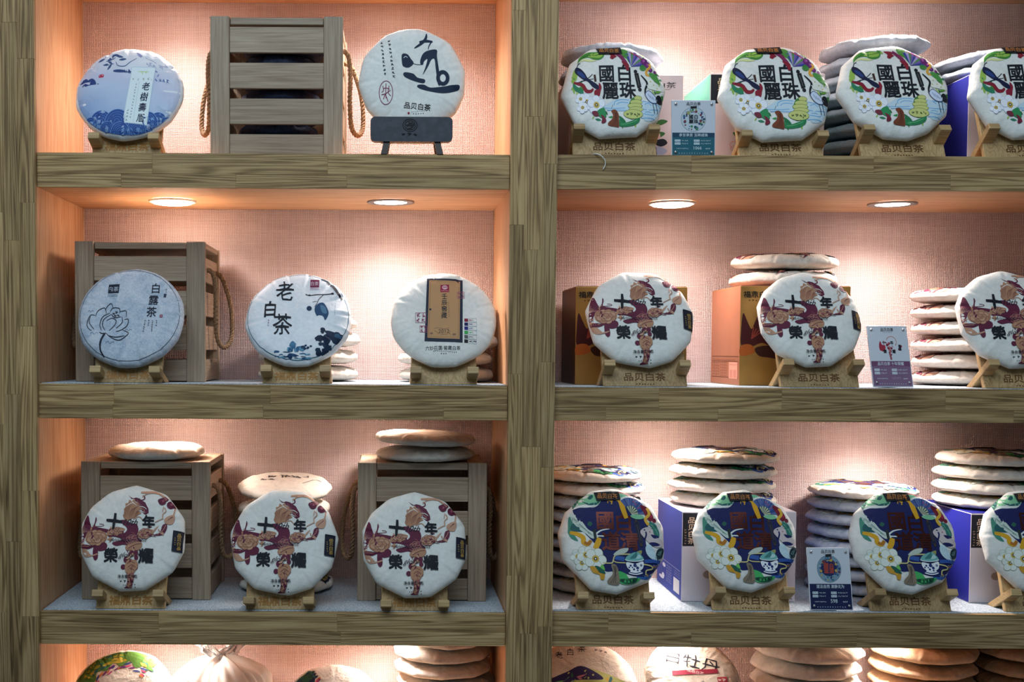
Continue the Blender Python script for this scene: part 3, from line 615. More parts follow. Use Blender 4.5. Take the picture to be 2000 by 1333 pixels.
def art_laoshu():
    a = Art(690, 545, 655, 505); B, D, Lb = (40, 76, 146), (44, 70, 124), (120, 160, 210)
    a.disc(690, 545, 620, SKYP, 478, n=72)
    a.blob([(92, 478), (150, 424), (192, 440), (176, 470)], (32, 62, 122)); a.blob([(130, 522), (190, 450), (240, 427), (280, 450), (302, 482), (338, 496), (230, 506)], (32, 62, 122))
    a.poly([(322, 392), (384, 376), (382, 420), (324, 426)], (176, 40, 70)); a.scribs(336, 402, 16, -2, 3, 16, (226, 200, 214))
    for x, y, r in ((400, 905, 128), (595, 905, 142), (1085, 915, 122), (960, 900, 110), (270, 930, 84), (830, 970, 100), (480, 985, 90), (640, 1010, 108), (1180, 880, 60)):
        a.disc(x, y, r + 5, Lb, (r + 5) * 0.95, 30); a.disc(x, y, r, B, r * 0.95, 30)
        for k in range(1, 5): a.ring(x, y, r * (1 - k * 0.19), 4, (92, 134, 196), r * (1 - k * 0.19) * 0.95, 24)
    a.stroke([(510, 240), (540, 285), (625, 292), (680, 250), (760, 200)], 9, D, 0.4); a.stroke([(370, 160), (380, 205), (440, 215), (500, 190)], 6, D); a.stroke([(860, 190), (960, 230), (1060, 280), (1150, 290)], 6, (150, 156, 190)); a.stroke([(1000, 340), (1040, 380), (1030, 410)], 14, (120, 132, 180))
    for x, y, an in ((500, 160, .1), (550, 180, .2), (590, 215, -.1), (430, 215, -.4), (400, 270, -.1), (440, 295, -1.), (330, 215, -.5), (455, 250, .3), (460, 175, -.5)):
        c, s_ = math.cos(an), math.sin(an); a.blob([(x - 46 * c, y - 46 * s_), (x + 14 * s_, y - 14 * c), (x + 46 * c, y + 46 * s_), (x - 14 * s_, y + 14 * c)], (62, 84, 128))
    a.stroke([(490, 345), (560, 345), (640, 350)], 34, (44, 66, 120), 0.6); a.scribs(640, 350, 30, 0, 3, 56, (44, 66, 120)); a.stroke([(750, 125), (790, 160), (840, 200)], 34, (140, 146, 186), 0.7)
    for x, y in ((880, 260), (930, 270), (980, 285), (1120, 270), (1180, 300), (1060, 300)): a.scrib(x, y, 60, (164, 170, 200))
    a.scribs(1020, 445, 46, 4, 4, 44, (90, 112, 164)); a.stroke([(1180, 400), (1250, 410), (1290, 405)], 5, (170, 174, 190))
    a.poly([(712, 300), (1002, 300), (956, 932), (664, 916)], (190, 208, 220)); a.poly([(718, 306), (994, 306), (950, 924), (672, 909)], (222, 234, 238))
    a.blob([(790, 352), (850, 345), (925, 350), (880, 380), (830, 380)], (186, 212, 160)); a.scribs(745, 438, 60, 0, 4, 34, (150, 160, 150)); a.stroke([(818, 460), (790, 910)], 3, (160, 190, 200))
    a.vtext('老樹壽眉', 905, 522, 98, 112, (24, 34, 66), dx=-11, bold=0.012, shear=0.1, wob=0.02); a.scribs(785, 495, -3, 33, 12, 22, (110, 120, 140)); a.scribs(715, 780, -2, 34, 4, 28, (120, 134, 150))
    return a
def art_yi():
    a = Art(588, 590, 502, 470); D = (16, 36, 62)
    a.stroke([(722, 185), (714, 235), (675, 280), (610, 325)], 26, D, 0.75); a.stroke([(655, 268), (720, 258), (778, 262)], 24, D, 0.4); a.stroke([(768, 262), (745, 300), (738, 332)], 12, D, -0.5)
    a.blob([(497, 380), (545, 378), (580, 420), (604, 458), (560, 496), (510, 486), (497, 450)], D); a.stroke([(512, 412), (530, 398), (548, 408)], 6, (200, 210, 214)); a.stroke([(590, 458), (640, 470), (690, 470)], 5, D)
    a.blob([(665, 430), (690, 372), (740, 342), (815, 336), (818, 400), (836, 520), (850, 642), (826, 642), (806, 500), (794, 420), (764, 430), (735, 490), (688, 562), (714, 490), (730, 420), (700, 440), (690, 470), (668, 468)], D)
    a.ring(872, 588, 44, 34, D, 52); a.blob([(520, 540), (600, 552), (640, 588), (706, 604), (694, 636), (600, 614), (518, 576)], D)
    a.blob([(645, 652), (700, 650), (762, 676), (880, 664), (950, 650), (1022, 644), (1014, 688), (920, 720), (830, 722), (700, 696), (642, 672)], D)
    a.scribs(378, 255, 5, 36, 10, 30, D); a.scribs(308, 268, 4.2, 36, 9, 28, D)
    a.ring(352, 722, 62, 6, (126, 42, 84), 104)
    for p in ([(322, 660), (330, 700), (312, 720)], [(352, 640), (350, 700), (352, 770)], [(380, 660), (372, 720), (396, 750)], [(310, 740), (350, 730), (392, 700)], [(330, 780), (345, 740), (372, 800)], [(325, 690), (350, 680), (385, 690)]): a.stroke(p, 6, (126, 42, 84))
    a.text('品贝白茶', 640, 842, 62, (24, 26, 34), bold=0.01, rot=0.09); a.disc(560, 902, 10, (150, 40, 60)); a.scribs(590, 892, 18, -2, 8, 12, (90, 120, 130)); a.scribs(605, 908, 22, -1, 5, 14, (60, 70, 80))
    return a
def art_bailu():
    a = Art(610, 575, 552, 500); D = (20, 30, 48)
    a.ring(610, 575, 532, 9, D, 480, 80); a.ring(610, 572, 512, 4, D, 462, 80)
    for p in ([(265, 590), (215, 588), (185, 660), (200, 710), (240, 742)], [(218, 600), (206, 655), (265, 728)], [(270, 600), (290, 545), (355, 515), (378, 570)], [(365, 540), (382, 500), (420, 470), (442, 515)], [(415, 552), (440, 515), (505, 518), (512, 570)], [(512, 552), (575, 540), (582, 604)], [(345, 742), (320, 680), (345, 602), (415, 565)], [(378, 738), (346, 680), (362, 622), (432, 576)], [(385, 640), (440, 615), (484, 642), (470, 690), (420, 742)], [(538, 600), (548, 660), (490, 718)], [(568, 630), (606, 628), (602, 690), (545, 735), (490, 752)], [(395, 770), (450, 812), (530, 836), (590, 802), (620, 765), (560, 738)], [(415, 790), (490, 806), (582, 792)], [(430, 580), (470, 610), (530, 600)], [(320, 755), (350, 770), (395, 765)]): a.stroke(p, 8, D, 0.5)
    for x, y in ((455, 570), (480, 560), (500, 585), (470, 590)): a.scrib(x, y, 34, D)
    a.stroke([(378, 770), (342, 850), (346, 930), (388, 996)], 20, D, -0.4)
    for x, y, w_ in ((440, 860, 46), (270, 768, 40), (620, 738, 34), (215, 548, 30)): a.stroke([(x - w_, y), (x - w_ / 2, y - 12), (x, y + 8), (x + w_ / 2, y - 10), (x + w_, y)], 3, (70, 100, 140))
    a.poly([(375, 272), (488, 268), (486, 362), (374, 364)], D); a.text('白茶', 430, 320, 54, (190, 200, 214)); a.scribs(382, 378, 15, 0, 7, 12, D); a.scribs(380, 394, 13, 0, 8, 11, D)
    a.vtext('白露茶', 864, 308, 108, 122, (16, 22, 44), dx=-12, bold=0.008); a.poly([(926, 578), (954, 576), (954, 606), (926, 606)], (140, 40, 70)); a.scrib(940, 592, 20, (220, 190, 200))
    a.stroke([(966, 362), (962, 400)], 26, (40, 56, 78)); a.scribs(970, 315, 0, 26, 2, 18, (50, 66, 90)); a.scribs(898, 640, -1, 22, 3, 18, D); a.scribs(858, 640, -1, 20, 6, 18, D); a.scribs(818, 640, -1, 22, 3, 18, D); a.scribs(780, 640, -2, 21, 6, 18, D)
    return a
def art_laobai():
    a = Art(650, 540, 558, 432); D, M = (16, 22, 36), (48, 100, 140)
    a.ring(650, 540, 524, 5, (44, 96, 120), 402, 90)
    a.text('老', 505, 318, 200, D, bold=0.004, wob=0.025); a.text('白', 362, 488, 160, D, bold=0.02, wob=0.02); a.text('茶', 496, 632, 205, D, bold=0.004, wob=0.025)
    a.poly([(764, 198), (858, 196), (858, 272), (764, 274)], (116, 30, 70)); a.text('白茶', 811, 236, 44, (216, 200, 212)); a.poly([(764, 278), (858, 276), (858, 296), (764, 298)], (196, 180, 196)); a.scribs(775, 287, 14, 0, 6, 12, (120, 60, 90))
    a.stroke([(878, 186), (930, 200), (1010, 270), (1060, 332), (1105, 382)], 28, D, 0.4); a.stroke([(938, 174), (930, 204)], 14, D); a.stroke([(720, 345), (762, 356), (850, 345), (920, 345), (1012, 335)], 9, D); a.disc(1000, 336, 16, D, 10); a.disc(762, 354, 14, D, 8); a.stroke([(905, 350), (862, 390), (845, 430), (820, 466)], 6, D); a.stroke([(795, 420), (840, 412)], 4, D)
    a.disc(765, 481, 27, (30, 52, 84), 23); a.blob([(820, 490), (850, 440), (905, 426), (945, 470), (968, 532), (935, 592), (912, 556), (870, 545), (845, 550)], (38, 74, 112)); a.blob([(880, 450), (930, 470), (950, 530), (900, 520)], (84, 124, 156))
    r = random.Random(2)
    def wash(cx, cy, rx, ry, n, cols, q0, q1):
        for k in range(n):
            an, rr = r.uniform(0, 6.28), math.sqrt(r.random()); x, y = cx + rx * rr * math.cos(an), cy + ry * rr * math.sin(an); q = r.uniform(q0, q1)
            a.blob([(x + q * r.uniform(.6, 1.2) * math.cos(t), y + q * r.uniform(.4, .9) * math.sin(t)) for t in (0, .9, 1.8, 2.7, 3.6, 4.5, 5.4)], cols[k % len(cols)], 2)
    wash(1010, 745, 95, 45, 16, ((14, 34, 60), (18, 42, 70)), 26, 48); wash(900, 770, 70, 22, 9, ((14, 34, 60),), 18, 34); wash(930, 850, 90, 42, 14, ((14, 34, 60), (20, 46, 74)), 22, 40); wash(1080, 725, 34, 20, 5, ((50, 88, 118),), 14, 24); wash(935, 690, 36, 18, 5, ((16, 38, 64),), 16, 26)
    wash(640, 850, 90, 26, 16, ((52, 106, 146), (34, 84, 124), (90, 146, 176)), 14, 30); wash(600, 815, 24, 18, 4, ((70, 124, 158),), 16, 26); wash(760, 838, 44, 16, 7, ((24, 56, 92),), 12, 22)
    for k in range(26):
        x, y = r.uniform(430, 820), r.uniform(878, 935); a.stroke([(x - r.uniform(14, 50), y), (x, y - 3), (x + r.uniform(14, 50), y)], r.uniform(4, 12), ((44, 96, 136), (24, 66, 104), (110, 160, 186))[k % 3], 0.6)
    wash(590, 912, 24, 24, 4, ((20, 60, 100),), 12, 20)
    a.scribs(352, 598, 0, 22, 3, 20, (150, 120, 150)); a.scribs(1032, 430, 0, 18, 7, 12, (130, 130, 150))
    return a
def art_2012():
    a = Art(490, 450, 408, 350); NV = (30, 38, 58)
    a.poly([(365, 168), (640, 175), (628, 648), (342, 638)], NV); a.poly([(382, 184), (620, 190), (606, 624), (364, 614)], (186, 142, 98)); 
    a.stroke([(392, 196), (610, 200), (597, 612), (374, 604)], 2.5, (110, 76, 50), closed=True, smooth=False)
    a.poly([(468, 222), (534, 218), (534, 274), (466, 276)], (150, 26, 62)); a.ring(501, 240, 18, 5, (232, 200, 206), 12, 20); a.ring(501, 242, 8, 4, (232, 200, 206), 6, 14); a.scribs(480, 264, 11, 0, 5, 9, (232, 200, 206))
    a.vtext('壬辰窖藏', 497, 306, 46, 48, (36, 40, 48), dx=-1.5, bold=0.012, wob=0.02); a.scribs(528, 352, 0, 13, 9, 10, (60, 56, 54)); a.text('2012', 488, 565, 42, (48, 44, 44)); a.scribs(470, 588, 10, 0, 5, 9, (60, 50, 44)); a.stroke([(415, 545), (450, 540), (490, 548), (530, 540)], 3, (110, 84, 60)); a.stroke([(418, 560), (440, 575), (452, 590)], 3, (110, 84, 60)); a.stroke([(535, 560), (528, 580), (540, 590)], 3, (110, 84, 60)); a.disc(394, 582, 12, (130, 100, 84), 8); a.disc(566, 590, 14, (130, 100, 84), 8)
    for x, y, w_, h in ((315, 467, 40, 37), (335, 551, 28, 23), (622, 298, 27, 24)):
        a.stroke([(x - w_, y - h), (x + w_, y - h), (x + w_, y + h), (x - w_, y + h)], 4, (150, 70, 100), closed=True, smooth=False)
        for k in (-1, 1):
            for j in (-1, 1): a.scrib(x + k * w_ * 0.5, y + j * h * 0.5, w_ * 0.85, (150, 70, 100))
    for i, c in enumerate(((136, 22, 56), (30, 24, 86), (28, 34, 116), (64, 164, 84), (96, 96, 96), (24, 24, 36))):
        y = 483 + i * 30.6; x = 659 - i * 0.8; a.poly([(x - 14, y - 12), (x + 14, y - 12), (x + 14, y + 12), (x - 14, y + 12)], c)
        for dx in (33, 66): a.stroke([(x + dx - 13, y - 14), (x + dx + 13, y - 14), (x + dx + 13, y + 14), (x + dx - 13, y + 14)], 2, (130, 150, 160), closed=True, smooth=False)
        a.scribs(x + 28, y, 10, 0, 2, 14, tuple(min(255, q + 40) for q in c))
        if i == 5: a.scribs(x + 60, y, 12, 0, 2, 16, (70, 50, 80))
    a.text('六妙莊園·窖藏白茶', 480, 686, 32, (34, 44, 58), rot=-0.0); a.scribs(412, 706, 14, 0.6, 13, 10, (60, 70, 84)); a.scribs(468, 724, 17, 0, 3, 12, (40, 44, 56))
    return a
def art_backside():                  # plain wrapper with a few brush characters
    a = Art(0, 0, 100, 100); a.scribs(-30, -22, 26, -3, 3, 26, (60, 56, 58)); a.scribs(16, -30, 24, -4, 2, 22, (110, 104, 104)); a.stroke([(-70, -52), (-20, -68), (40, -72), (76, -60)], 3, (90, 84, 84)); a.stroke([(40, 20), (60, -10), (78, -4)], 2.5, (110, 104, 104)); a.scribs(-44, 4, 16, 0, 2, 18, (70, 66, 68)); return a
def art_peony():                     # 白牡丹
    a = Art(0, 0, 100, 100); a.text('白牡丹', -2, -34, 34, (30, 32, 44), rot=0.14, wob=0.03, sx=1.15); a.poly([(-46, -6), (48, -22), (49, -12), (-45, 5)], (150, 40, 66)); a.text('福鼎白茶', 2, -9, 9, (230, 210, 214), rot=0.16)
    a.poly([(46, -2), (66, -6), (68, 10), (48, 13)], (176, 60, 76)); a.scribs(52, 4, 8, -1, 2, 9, (236, 220, 220)); a.scribs(18, 12, 0, 10, 2, 12, (140, 136, 140))
    for k in range(11): an = math.radians(8 + k * 7); a.scrib(88 * math.cos(an), 84 * math.sin(an) - 10, 7, (60, 60, 76))
    return a
def art_painting():                  # loose colourful landscape at the lower edge, a line of brush script above
    a = Art(0, 0, 100, 100); r = random.Random(3)
    a.vtext('老白茶', -52, -52, 17, -9, (28, 28, 36), dx=22, wob=0.04); a.scribs(20, -70, 9, 1, 3, 8, (120, 100, 110))
    a.blob([(-80, 20), (-30, -18), (10, -26), (60, -10), (88, 10), (70, 60), (10, 84), (-60, 60)], (196, 206, 130)); a.blob([(-82, 14), (-60, 0), (-34, -16), (-10, -30), (20, -18), (30, -4), (-20, 2), (-50, 20)], (44, 40, 92))
    cols = ((40, 96, 84), (160, 190, 92), (200, 80, 80), (80, 60, 130), (110, 170, 110), (220, 190, 90), (60, 120, 140), (190, 120, 150))
    for k in range(46):
        an, rr = r.uniform(0, 6.28), r.uniform(4, 52); x, y = 2 + rr * math.cos(an) * 1.3, 28 + rr * math.sin(an) * 0.8; q = r.uniform(4, 11); b = r.uniform(0, 3.1)
        a.blob([(x - q * math.cos(b), y - q * math.sin(b)), (x + q * .5, y - q * .3), (x + q * math.cos(b), y + q * math.sin(b)), (x - q * .3, y + q * .5)], cols[k % 8], 3)
    return a
def art_border(dark=False):          # scaled feather band along one edge
    a = Art(0, 0, 100, 100); r = random.Random(5 if dark else 8)
    q = lambda rr, d: (rr * math.cos(math.radians(d)), rr * math.sin(math.radians(d)))
    c = ((34, 66, 84), (40, 92, 70), (84, 50, 120), (30, 44, 84)) if dark else ((150, 150, 44), (84, 128, 52), (40, 100, 104), (186, 166, 60))
    a1 = 262 if dark else 300
    a.blob([q(91, d) for d in range(176, a1, 9)] + [q(72 - 16 * abs(math.sin(d * 0.11)), d) for d in range(a1 - 6, 176, -9)], c[1])
    for k in range(34):
        d = r.uniform(178, a1 - 4); x, y = q(r.uniform(66, 88), d); w_ = r.uniform(5, 11); t = math.radians(d + 90)
        a.blob([(x - w_ * math.cos(t), y - w_ * math.sin(t)), (x + 3.5 * math.sin(t), y - 3.5 * math.cos(t)), (x + w_ * math.cos(t), y + w_ * math.sin(t)), (x - 3.5 * math.sin(t), y + 3.5 * math.cos(t))], c[k % 4], 3)
    if not dark:
        for k in range(9): x, y = q(80, 184 + k * 7.5); a.ring(x, y, 9, 1.6, (60, 84, 34), 9, 14, 120, 300)
    for k in range(26):
        d = r.uniform(180, a1 - 2); x, y = q(60 - 12 * abs(math.sin(d * 0.11)) + r.uniform(-3, 6), d); w_ = r.uniform(4, 9); t = math.radians(d + 70)
        a.blob([(x - w_ * math.cos(t), y - w_ * math.sin(t)), (x + 2 * math.sin(t), y - 2 * math.cos(t)), (x + w_ * math.cos(t), y + w_ * math.sin(t)), (x - 2 * math.sin(t), y + 2 * math.cos(t))], ((112, 40, 110), (196, 70, 120), (48, 60, 130), (206, 120, 60))[k % 4], 3)
    a.scribs(-2, 4, 18, -7, 3, 18, (24, 24, 34)); a.scribs(40, -24, 10, -3, 3, 10, (90, 90, 96)); a.scribs(10, 34, 14, 0, 3, 14, (40, 40, 50))
    return a
def art_card(kind):
    a = Art(0, 0, 100, 130); W = 100
    band = {'teal': (34, 96, 112), 'plum': (124, 96, 128), 'navy': (18, 30, 74)}[kind]; top = {'teal': (28, 66, 92), 'plum': (112, 68, 100), 'navy': (18, 30, 74)}[kind]
    a.poly([(-W, 22), (W, 22), (W, 130), (-W, 130)], band); a.poly([(-W, 22), (W, 22), (W, 44), (-W, 44)], top)
    a.text('品贝白茶', 0, -116, 17, (26, 26, 34), bold=0.02); a.scribs(-20, -104, 6, 0, 8, 5, (80, 90, 100))
    r = random.Random(11)
    cx, cy, R = 0, -42, 57
    if kind == 'plum':
        for k in range(30): x, y = r.gauss(-2, 20), r.gauss(-42, 17); a.disc(x, y, r.uniform(2, 6), ((150, 40, 60), (190, 110, 110), (120, 26, 50))[k % 3])
        a.blob([(-50, -46), (-42, -66), (-34, -50), (-18, -46), (-22, -26), (-46, -24)], (160, 40, 64)); a.stroke([(0, -20), (4, 0), (6, 16)], 9, (150, 70, 80)); a.ring(16, -62, 26, 3, (190, 130, 120), 24, 20, 200, 400)
        for x, y, c in ((-24, -58, '十'), (18, -58, '年'), (-22, -20, '榮'), (24, -20, '耀')): a.text(c, x, y, 17, INK, bold=0.04)
        a.poly([(50, -50), (63, -50), (65, -24), (52, -24)], (30, 30, 44))
    else:
        a.disc(cx, cy, R + 2, (112, 130, 144), n=32); a.disc(cx, cy, R, (190, 204, 214) if kind == 'teal' else (120, 150, 170), n=32)
        if kind == 'navy': a.disc(cx - 2, cy - 6, 40, (26, 40, 88), 38)
        pal = ((40, 70, 90), (70, 110, 150), (60, 130, 90), (120, 60, 70), (60, 60, 110), (150, 160, 110)) if kind == 'teal' else ((40, 70, 110), (150, 170, 180), (70, 120, 140), (190, 160, 80), (60, 80, 130), (110, 60, 70))
        for k in range(60):
            an, rr = r.uniform(0, 6.28), r.uniform(34, 50); a.disc(cx + rr * math.cos(an), cy + rr * math.sin(an), r.uniform(2.5, 7), pal[k % 6], n=9)
        if kind == 'teal':
            for x, y, c in ((-11, -54, '國'), (12, -54, '白'), (-11, -32, '麗'), (12, -32, '珠')): a.text(c, x, y, 22, INK, bold=0.03)
        else:
            for x, y, c in ((-14, -56, '國'), (12, -54, '白'), (-14, -34, '道'), (12, -34, '清')): a.text(c, x, y, 24, (160, 66, 56), bold=0.05)
        a.poly([(-14, -104), (15, -106), (15, -94), (-14, -92)], (26, 28, 38))
    pale = (206, 220, 228)
    a.text({'teal': '承甘承苦 玉碎成珠', 'plum': '品贝白茶 十年荣耀', 'navy': '道法自然 清静无为'}[kind], 0, 33, 16.5, pale, bold=0.01)
    for i, y in enumerate((60, 74)):
        for x in (-88, 2): a.poly([(x, y - 5), (x + 27, y - 5), (x + 27, y + 5), (x, y + 5)], pale); a.scribs(x + 6, y, 8, 0, 3, 7, band); a.scribs(x + 36, y, 8, 0, 4 if x < 0 else 6, 7, pale)
    a.scribs(-78, 98, 6.5, 0, 9, 6, pale)
    if kind == 'teal': a.text('1066', 20, 95, 21, pale)
    if kind == 'navy': a.text('598', 14, 95, 23, pale)
    if kind == 'plum': a.scribs(4, 96, 12, 0, 4, 14, (150, 130, 158))
    a.scribs(60, 98, 8, 0, 3, 8, pale); a.scribs(-66, 120, 12, 0, 12, 6, pale)
    return a
def art_box(kind):
    if kind == 'gold':
        a = Art(0, 0, 100, 100); a.text('福鼎白茶', -68, -84, 14, (30, 22, 16), bold=0.02, wob=0.03); a.scribs(-84, -72, 6, 0, 8, 5, (80, 54, 24))
        M = (70, 18, 20)
        a.blob([(-99, -10), (-96, -46), (-88, -30), (-80, -14), (-74, -28), (-66, -46), (-60, -36), (-62, -12), (-50, -4), (-30, 0), (-20, 30), (-40, 24), (-60, 14), (-80, 22), (-98, 20)], M)
        a.blob([(-99, 20), (-80, 18), (-74, 34), (-99, 40)], (176, 88, 30)); a.blob([(-72, 24), (-40, 20), (0, 34), (-10, 50), (-46, 44), (-66, 40)], (60, 24, 14)); a.blob([(-36, 40), (-20, 44), (-18, 62), (-30, 56)], M)
        for k in range(4): a.stroke([(-80, 6), (-76 + k * 5, -18 + k * 3)], 2, (150, 60, 44))
        for k in range(7): a.blob([(-30 + k * 16, -20 + (k % 3) * 14), (-20 + k * 16, -34 + (k % 3) * 14), (-8 + k * 16, -14 + (k % 3) * 12), (-20 + k * 16, 0 + (k % 2) * 16)], (M, (150, 84, 40))[k % 2])
        return a
    if kind == 'goldside':
        a = Art(0, 0, 100, 100); D = (110, 58, 34); a.stroke([(-92, 42), (92, 42)], 1.2, D); a.stroke([(-92, 86), (92, 86)], 1.2, D); a.stroke([(-92, 52), (92, 52)], 0.8, D)
        for k in range(6): a.scribs(-84, 49 + k * 6.4, 9, 0, 6 if k else 18, 5, D)
        for k in range(6): a.scribs(-26, 55 + k * 5.6, 8, 0, 6, 4.4, D)
        a.poly([(32, 54), (88, 54), (88, 88), (32, 88)], (232, 160, 136)); a.scribs(40, 59, 10, 0, 5, 5, (150, 70, 60)); a.poly([(38, 70), (56, 70), (56, 86), (38, 86)], (214, 136, 116)); a.poly([(62, 70), (82, 70), (82, 86), (62, 86)], (214, 136, 116))
        return a
    if kind == 'blue':
        a = Art(0, 0, 100, 100); a.poly([(-100, -98), (-72, -98), (-72, -24), (-100, -24)], (22, 24, 34)); a.vtext('品贝白茶', -84, -82, 15, 15.5, (206, 176, 150), bold=0.01); a.scribs(-95, -60, 0, 6, 6, 5, (170, 140, 120))
        a.text('千克', 82, 86, 9, (50, 46, 60)); a.scribs(76, 94, 6, 0, 4, 5, (70, 66, 80)); a.disc(-54, 40, 9, (150, 130, 120)); a.disc(-40, 58, 7, (160, 140, 120)); return a
    if kind == 'blueside':
        a = Art(0, 0, 100, 100); Wc = (206, 206, 222); a.stroke([(-90, 36), (90, 36)], 1.0, Wc); a.disc(-40, 48, 13, (232, 232, 238), 5); a.disc(-60, 80, 20, (232, 232, 238), 4); a.disc(-46, 74, 11, (232, 232, 238), 6)
        for k in range(7): a.scribs(-16, 44 + k * 6, 9, 0, 5, 5, Wc)
        for k in range(3): a.scribs(48, 42 + k * 5, 9, 0, 5, 4, Wc)
        a.poly([(40, 58), (86, 58), (86, 90), (40, 90)], (236, 234, 236)); return a
    if kind == 'pink':
        a = Art(0, 0, 100, 100); a.text('福鼎白茶', 52, -78, 15, (60, 54, 60), wob=0.04, sx=1.2); a.stroke([(26, -68), (78, -68)], 1, (120, 110, 116))
        for x, y, w_ in ((62, 6, 12), (44, 22, 12), (60, 34, 10), (40, 46, 10)): a.blob([(x - w_, y + 4), (x, y - 6), (x + w_, y - 2), (x, y + 7)], (60, 110, 56))
        a.blob([(48, 52), (66, 44), (74, 54), (62, 62)], (30, 32, 44)); a.blob([(30, 28), (56, 26), (60, 44), (36, 46)], (226, 180, 170)); a.blob([(40, 66), (60, 62), (74, 72), (60, 84), (40, 82)], (170, 176, 206)); a.stroke([(44, 62), (46, 92)], 1.5, (120, 120, 150)); a.stroke([(54, 62), (56, 92)], 1.5, (120, 120, 150)); return a
    if kind == 'pink2':
        a = Art(0, 0, 100, 100); a.poly([(-100, -98), (-72, -98), (-72, -34), (-100, -34)], (22, 24, 34)); a.vtext('品贝白茶', -82, -84, 14, 14, (206, 186, 150), bold=0.01); a.blob([(-60, 30), (-40, 36), (-30, 50), (-50, 46)], (60, 110, 60)); a.ring(-56, 58, 9, 1.5, (220, 160, 150), 8, 16); a.ring(-58, 66, 6, 1.5, (220, 160, 150), 5, 16); a.stroke([(-62, 50), (-48, 54), (-52, 66)], 1.5, (220, 160, 150)); return a

# ------------------------------------------------------------------ the shelving and the wall behind it
D = 0.375                                      # depth from the post fronts to the wall
XL = unp(71, 667, 0).x; XC0 = unp(994, 667, 0).x; XC1 = unp(1085, 667, 0).x; XR = 2.26
YF = 0.012                                     # shelf fronts sit a little behind the post fronts
ZT = {('L', 1): unp(540, 300, YF).z, ('L', 2): unp(540, 752, YF).z, ('L', 3): unp(540, 1197, YF).z,
      ('R', 1): unp(1540, 304, YF).z, ('R', 2): unp(1540, 759, YF).z, ('R', 3): unp(1540, 1199.5, YF).z}
ZB = {('L', 1): unp(540, 367.5, YF).z, ('L', 2): unp(540, 819.5, YF).z, ('L', 3): unp(540, 1261, YF).z,
      ('R', 1): unp(1540, 371.5, YF).z, ('R', 2): unp(1540, 824.5, YF).z, ('R', 3): unp(1540, 1266, YF).z}
for b, x in (('L', 540), ('R', 1540)):
    ZB[b, 0] = unp(x, 6, D).z; ZT[b, 0] = ZB[b, 0] + 0.068
    ZT[b, 4] = -0.150; ZB[b, 4] = -0.215
ZLO, ZHI = -0.40, ZT['L', 0] + 0.30
v, f = box_geo(-0.6, XR + 0.5, D, D + 0.05, ZLO, ZHI)
tag(mesh_obj('wall_back', v, f, WALLM), 'pink woven grasscloth wallpaper behind the shelves', kind='structure')

shelving = empty('display_shelving', (0, 0, 0))
tag(shelving, 'olive-brown wooden display shelving with broad posts and thick shelf boards', 'shelving')
rs = random.Random(21)
def staves(parent, x0, x1, z0, z1, y0, y1, along, mat):
    """finger-jointed staves that face a post or a shelf edge"""
    if along == 'X':
        cuts = [z0, z0 + (z1 - z0) * rs.uniform(0.36, 0.46), z1]
    else:
        n = max(2, round((x1 - x0) / 0.031)); cuts = [x0 + (x1 - x0) * (i + (rs.uniform(-.12, .12) if 0 < i < n else 0)) / n for i in range(n + 1)]
    for a, b in zip(cuts[:-1], cuts[1:]):
        p, end = (x0, x1) if along == 'X' else (z0, z1)
        first = True
        while p < end - 1e-6:
            q = p + (rs.uniform(0.10, 0.3) if first else rs.uniform(0.20, 0.42)); first = False
            if end - q < 0.09: q = end
            yy = y0 + rs.uniform(0, 0.0006)
            if along == 'X': box('stave', p, q, yy, y1, a, b, mat, parent, 0.0004)
            else: box('stave', a, b, yy, y1, p, q, mat, parent, 0.0004)
            p = q
for x0, x1, pts in ((XL - 0.16, XL, None), (XC0, XC1, None), (XR, XR + 0.09, None)):
    post = box('post', x0, x1, 0.014, 0.02, ZLO, ZHI, PAN_Z, shelving, 0)
    staves(post, x0, x1, ZLO, ZHI, 0.0, 0.014, 'Z', W_Z)
    box('side_panel', x0, x1, 0.02, D - 0.0005, ZLO, ZHI, PAN_Z, shelving, 0.0005)
for b, x0, x1 in (('L', XL, XC0), ('R', XC1, XR)):
    for i in range(5):
        sh = box('shelf_board', x0, x1, YF + 0.014, D - 0.0005, ZB[b, i], ZT[b, i] - 0.0015, PAN_X, shelving, 0.0004)
        staves(sh, x0 + 0.0006, x1 - 0.0006, ZB[b, i], ZT[b, i], YF, YF + 0.014, 'X', W_X)
for b, x0, x1, nm in (('L', XL, XC0, 'left'), ('R', XC1, XR, 'right')):
    for i, wd in ((2, 'middle'), (3, 'lower')):
        o = box('shelf_liner', x0 + 0.002, x1 - 0.002, YF + 0.012, D - 0.002, ZT[b, i] - 0.0012, ZT[b, i] + 0.0014, FELT, None, 0.0004)
        tag(o, f'grey felt liner covering the {wd} shelf of the {nm} bay', 'shelf liner', 'felt shelf liners')
def floor_z(b, i): return ZT[b, i] + (0.0016 if i in (2, 3) else 0.0002)

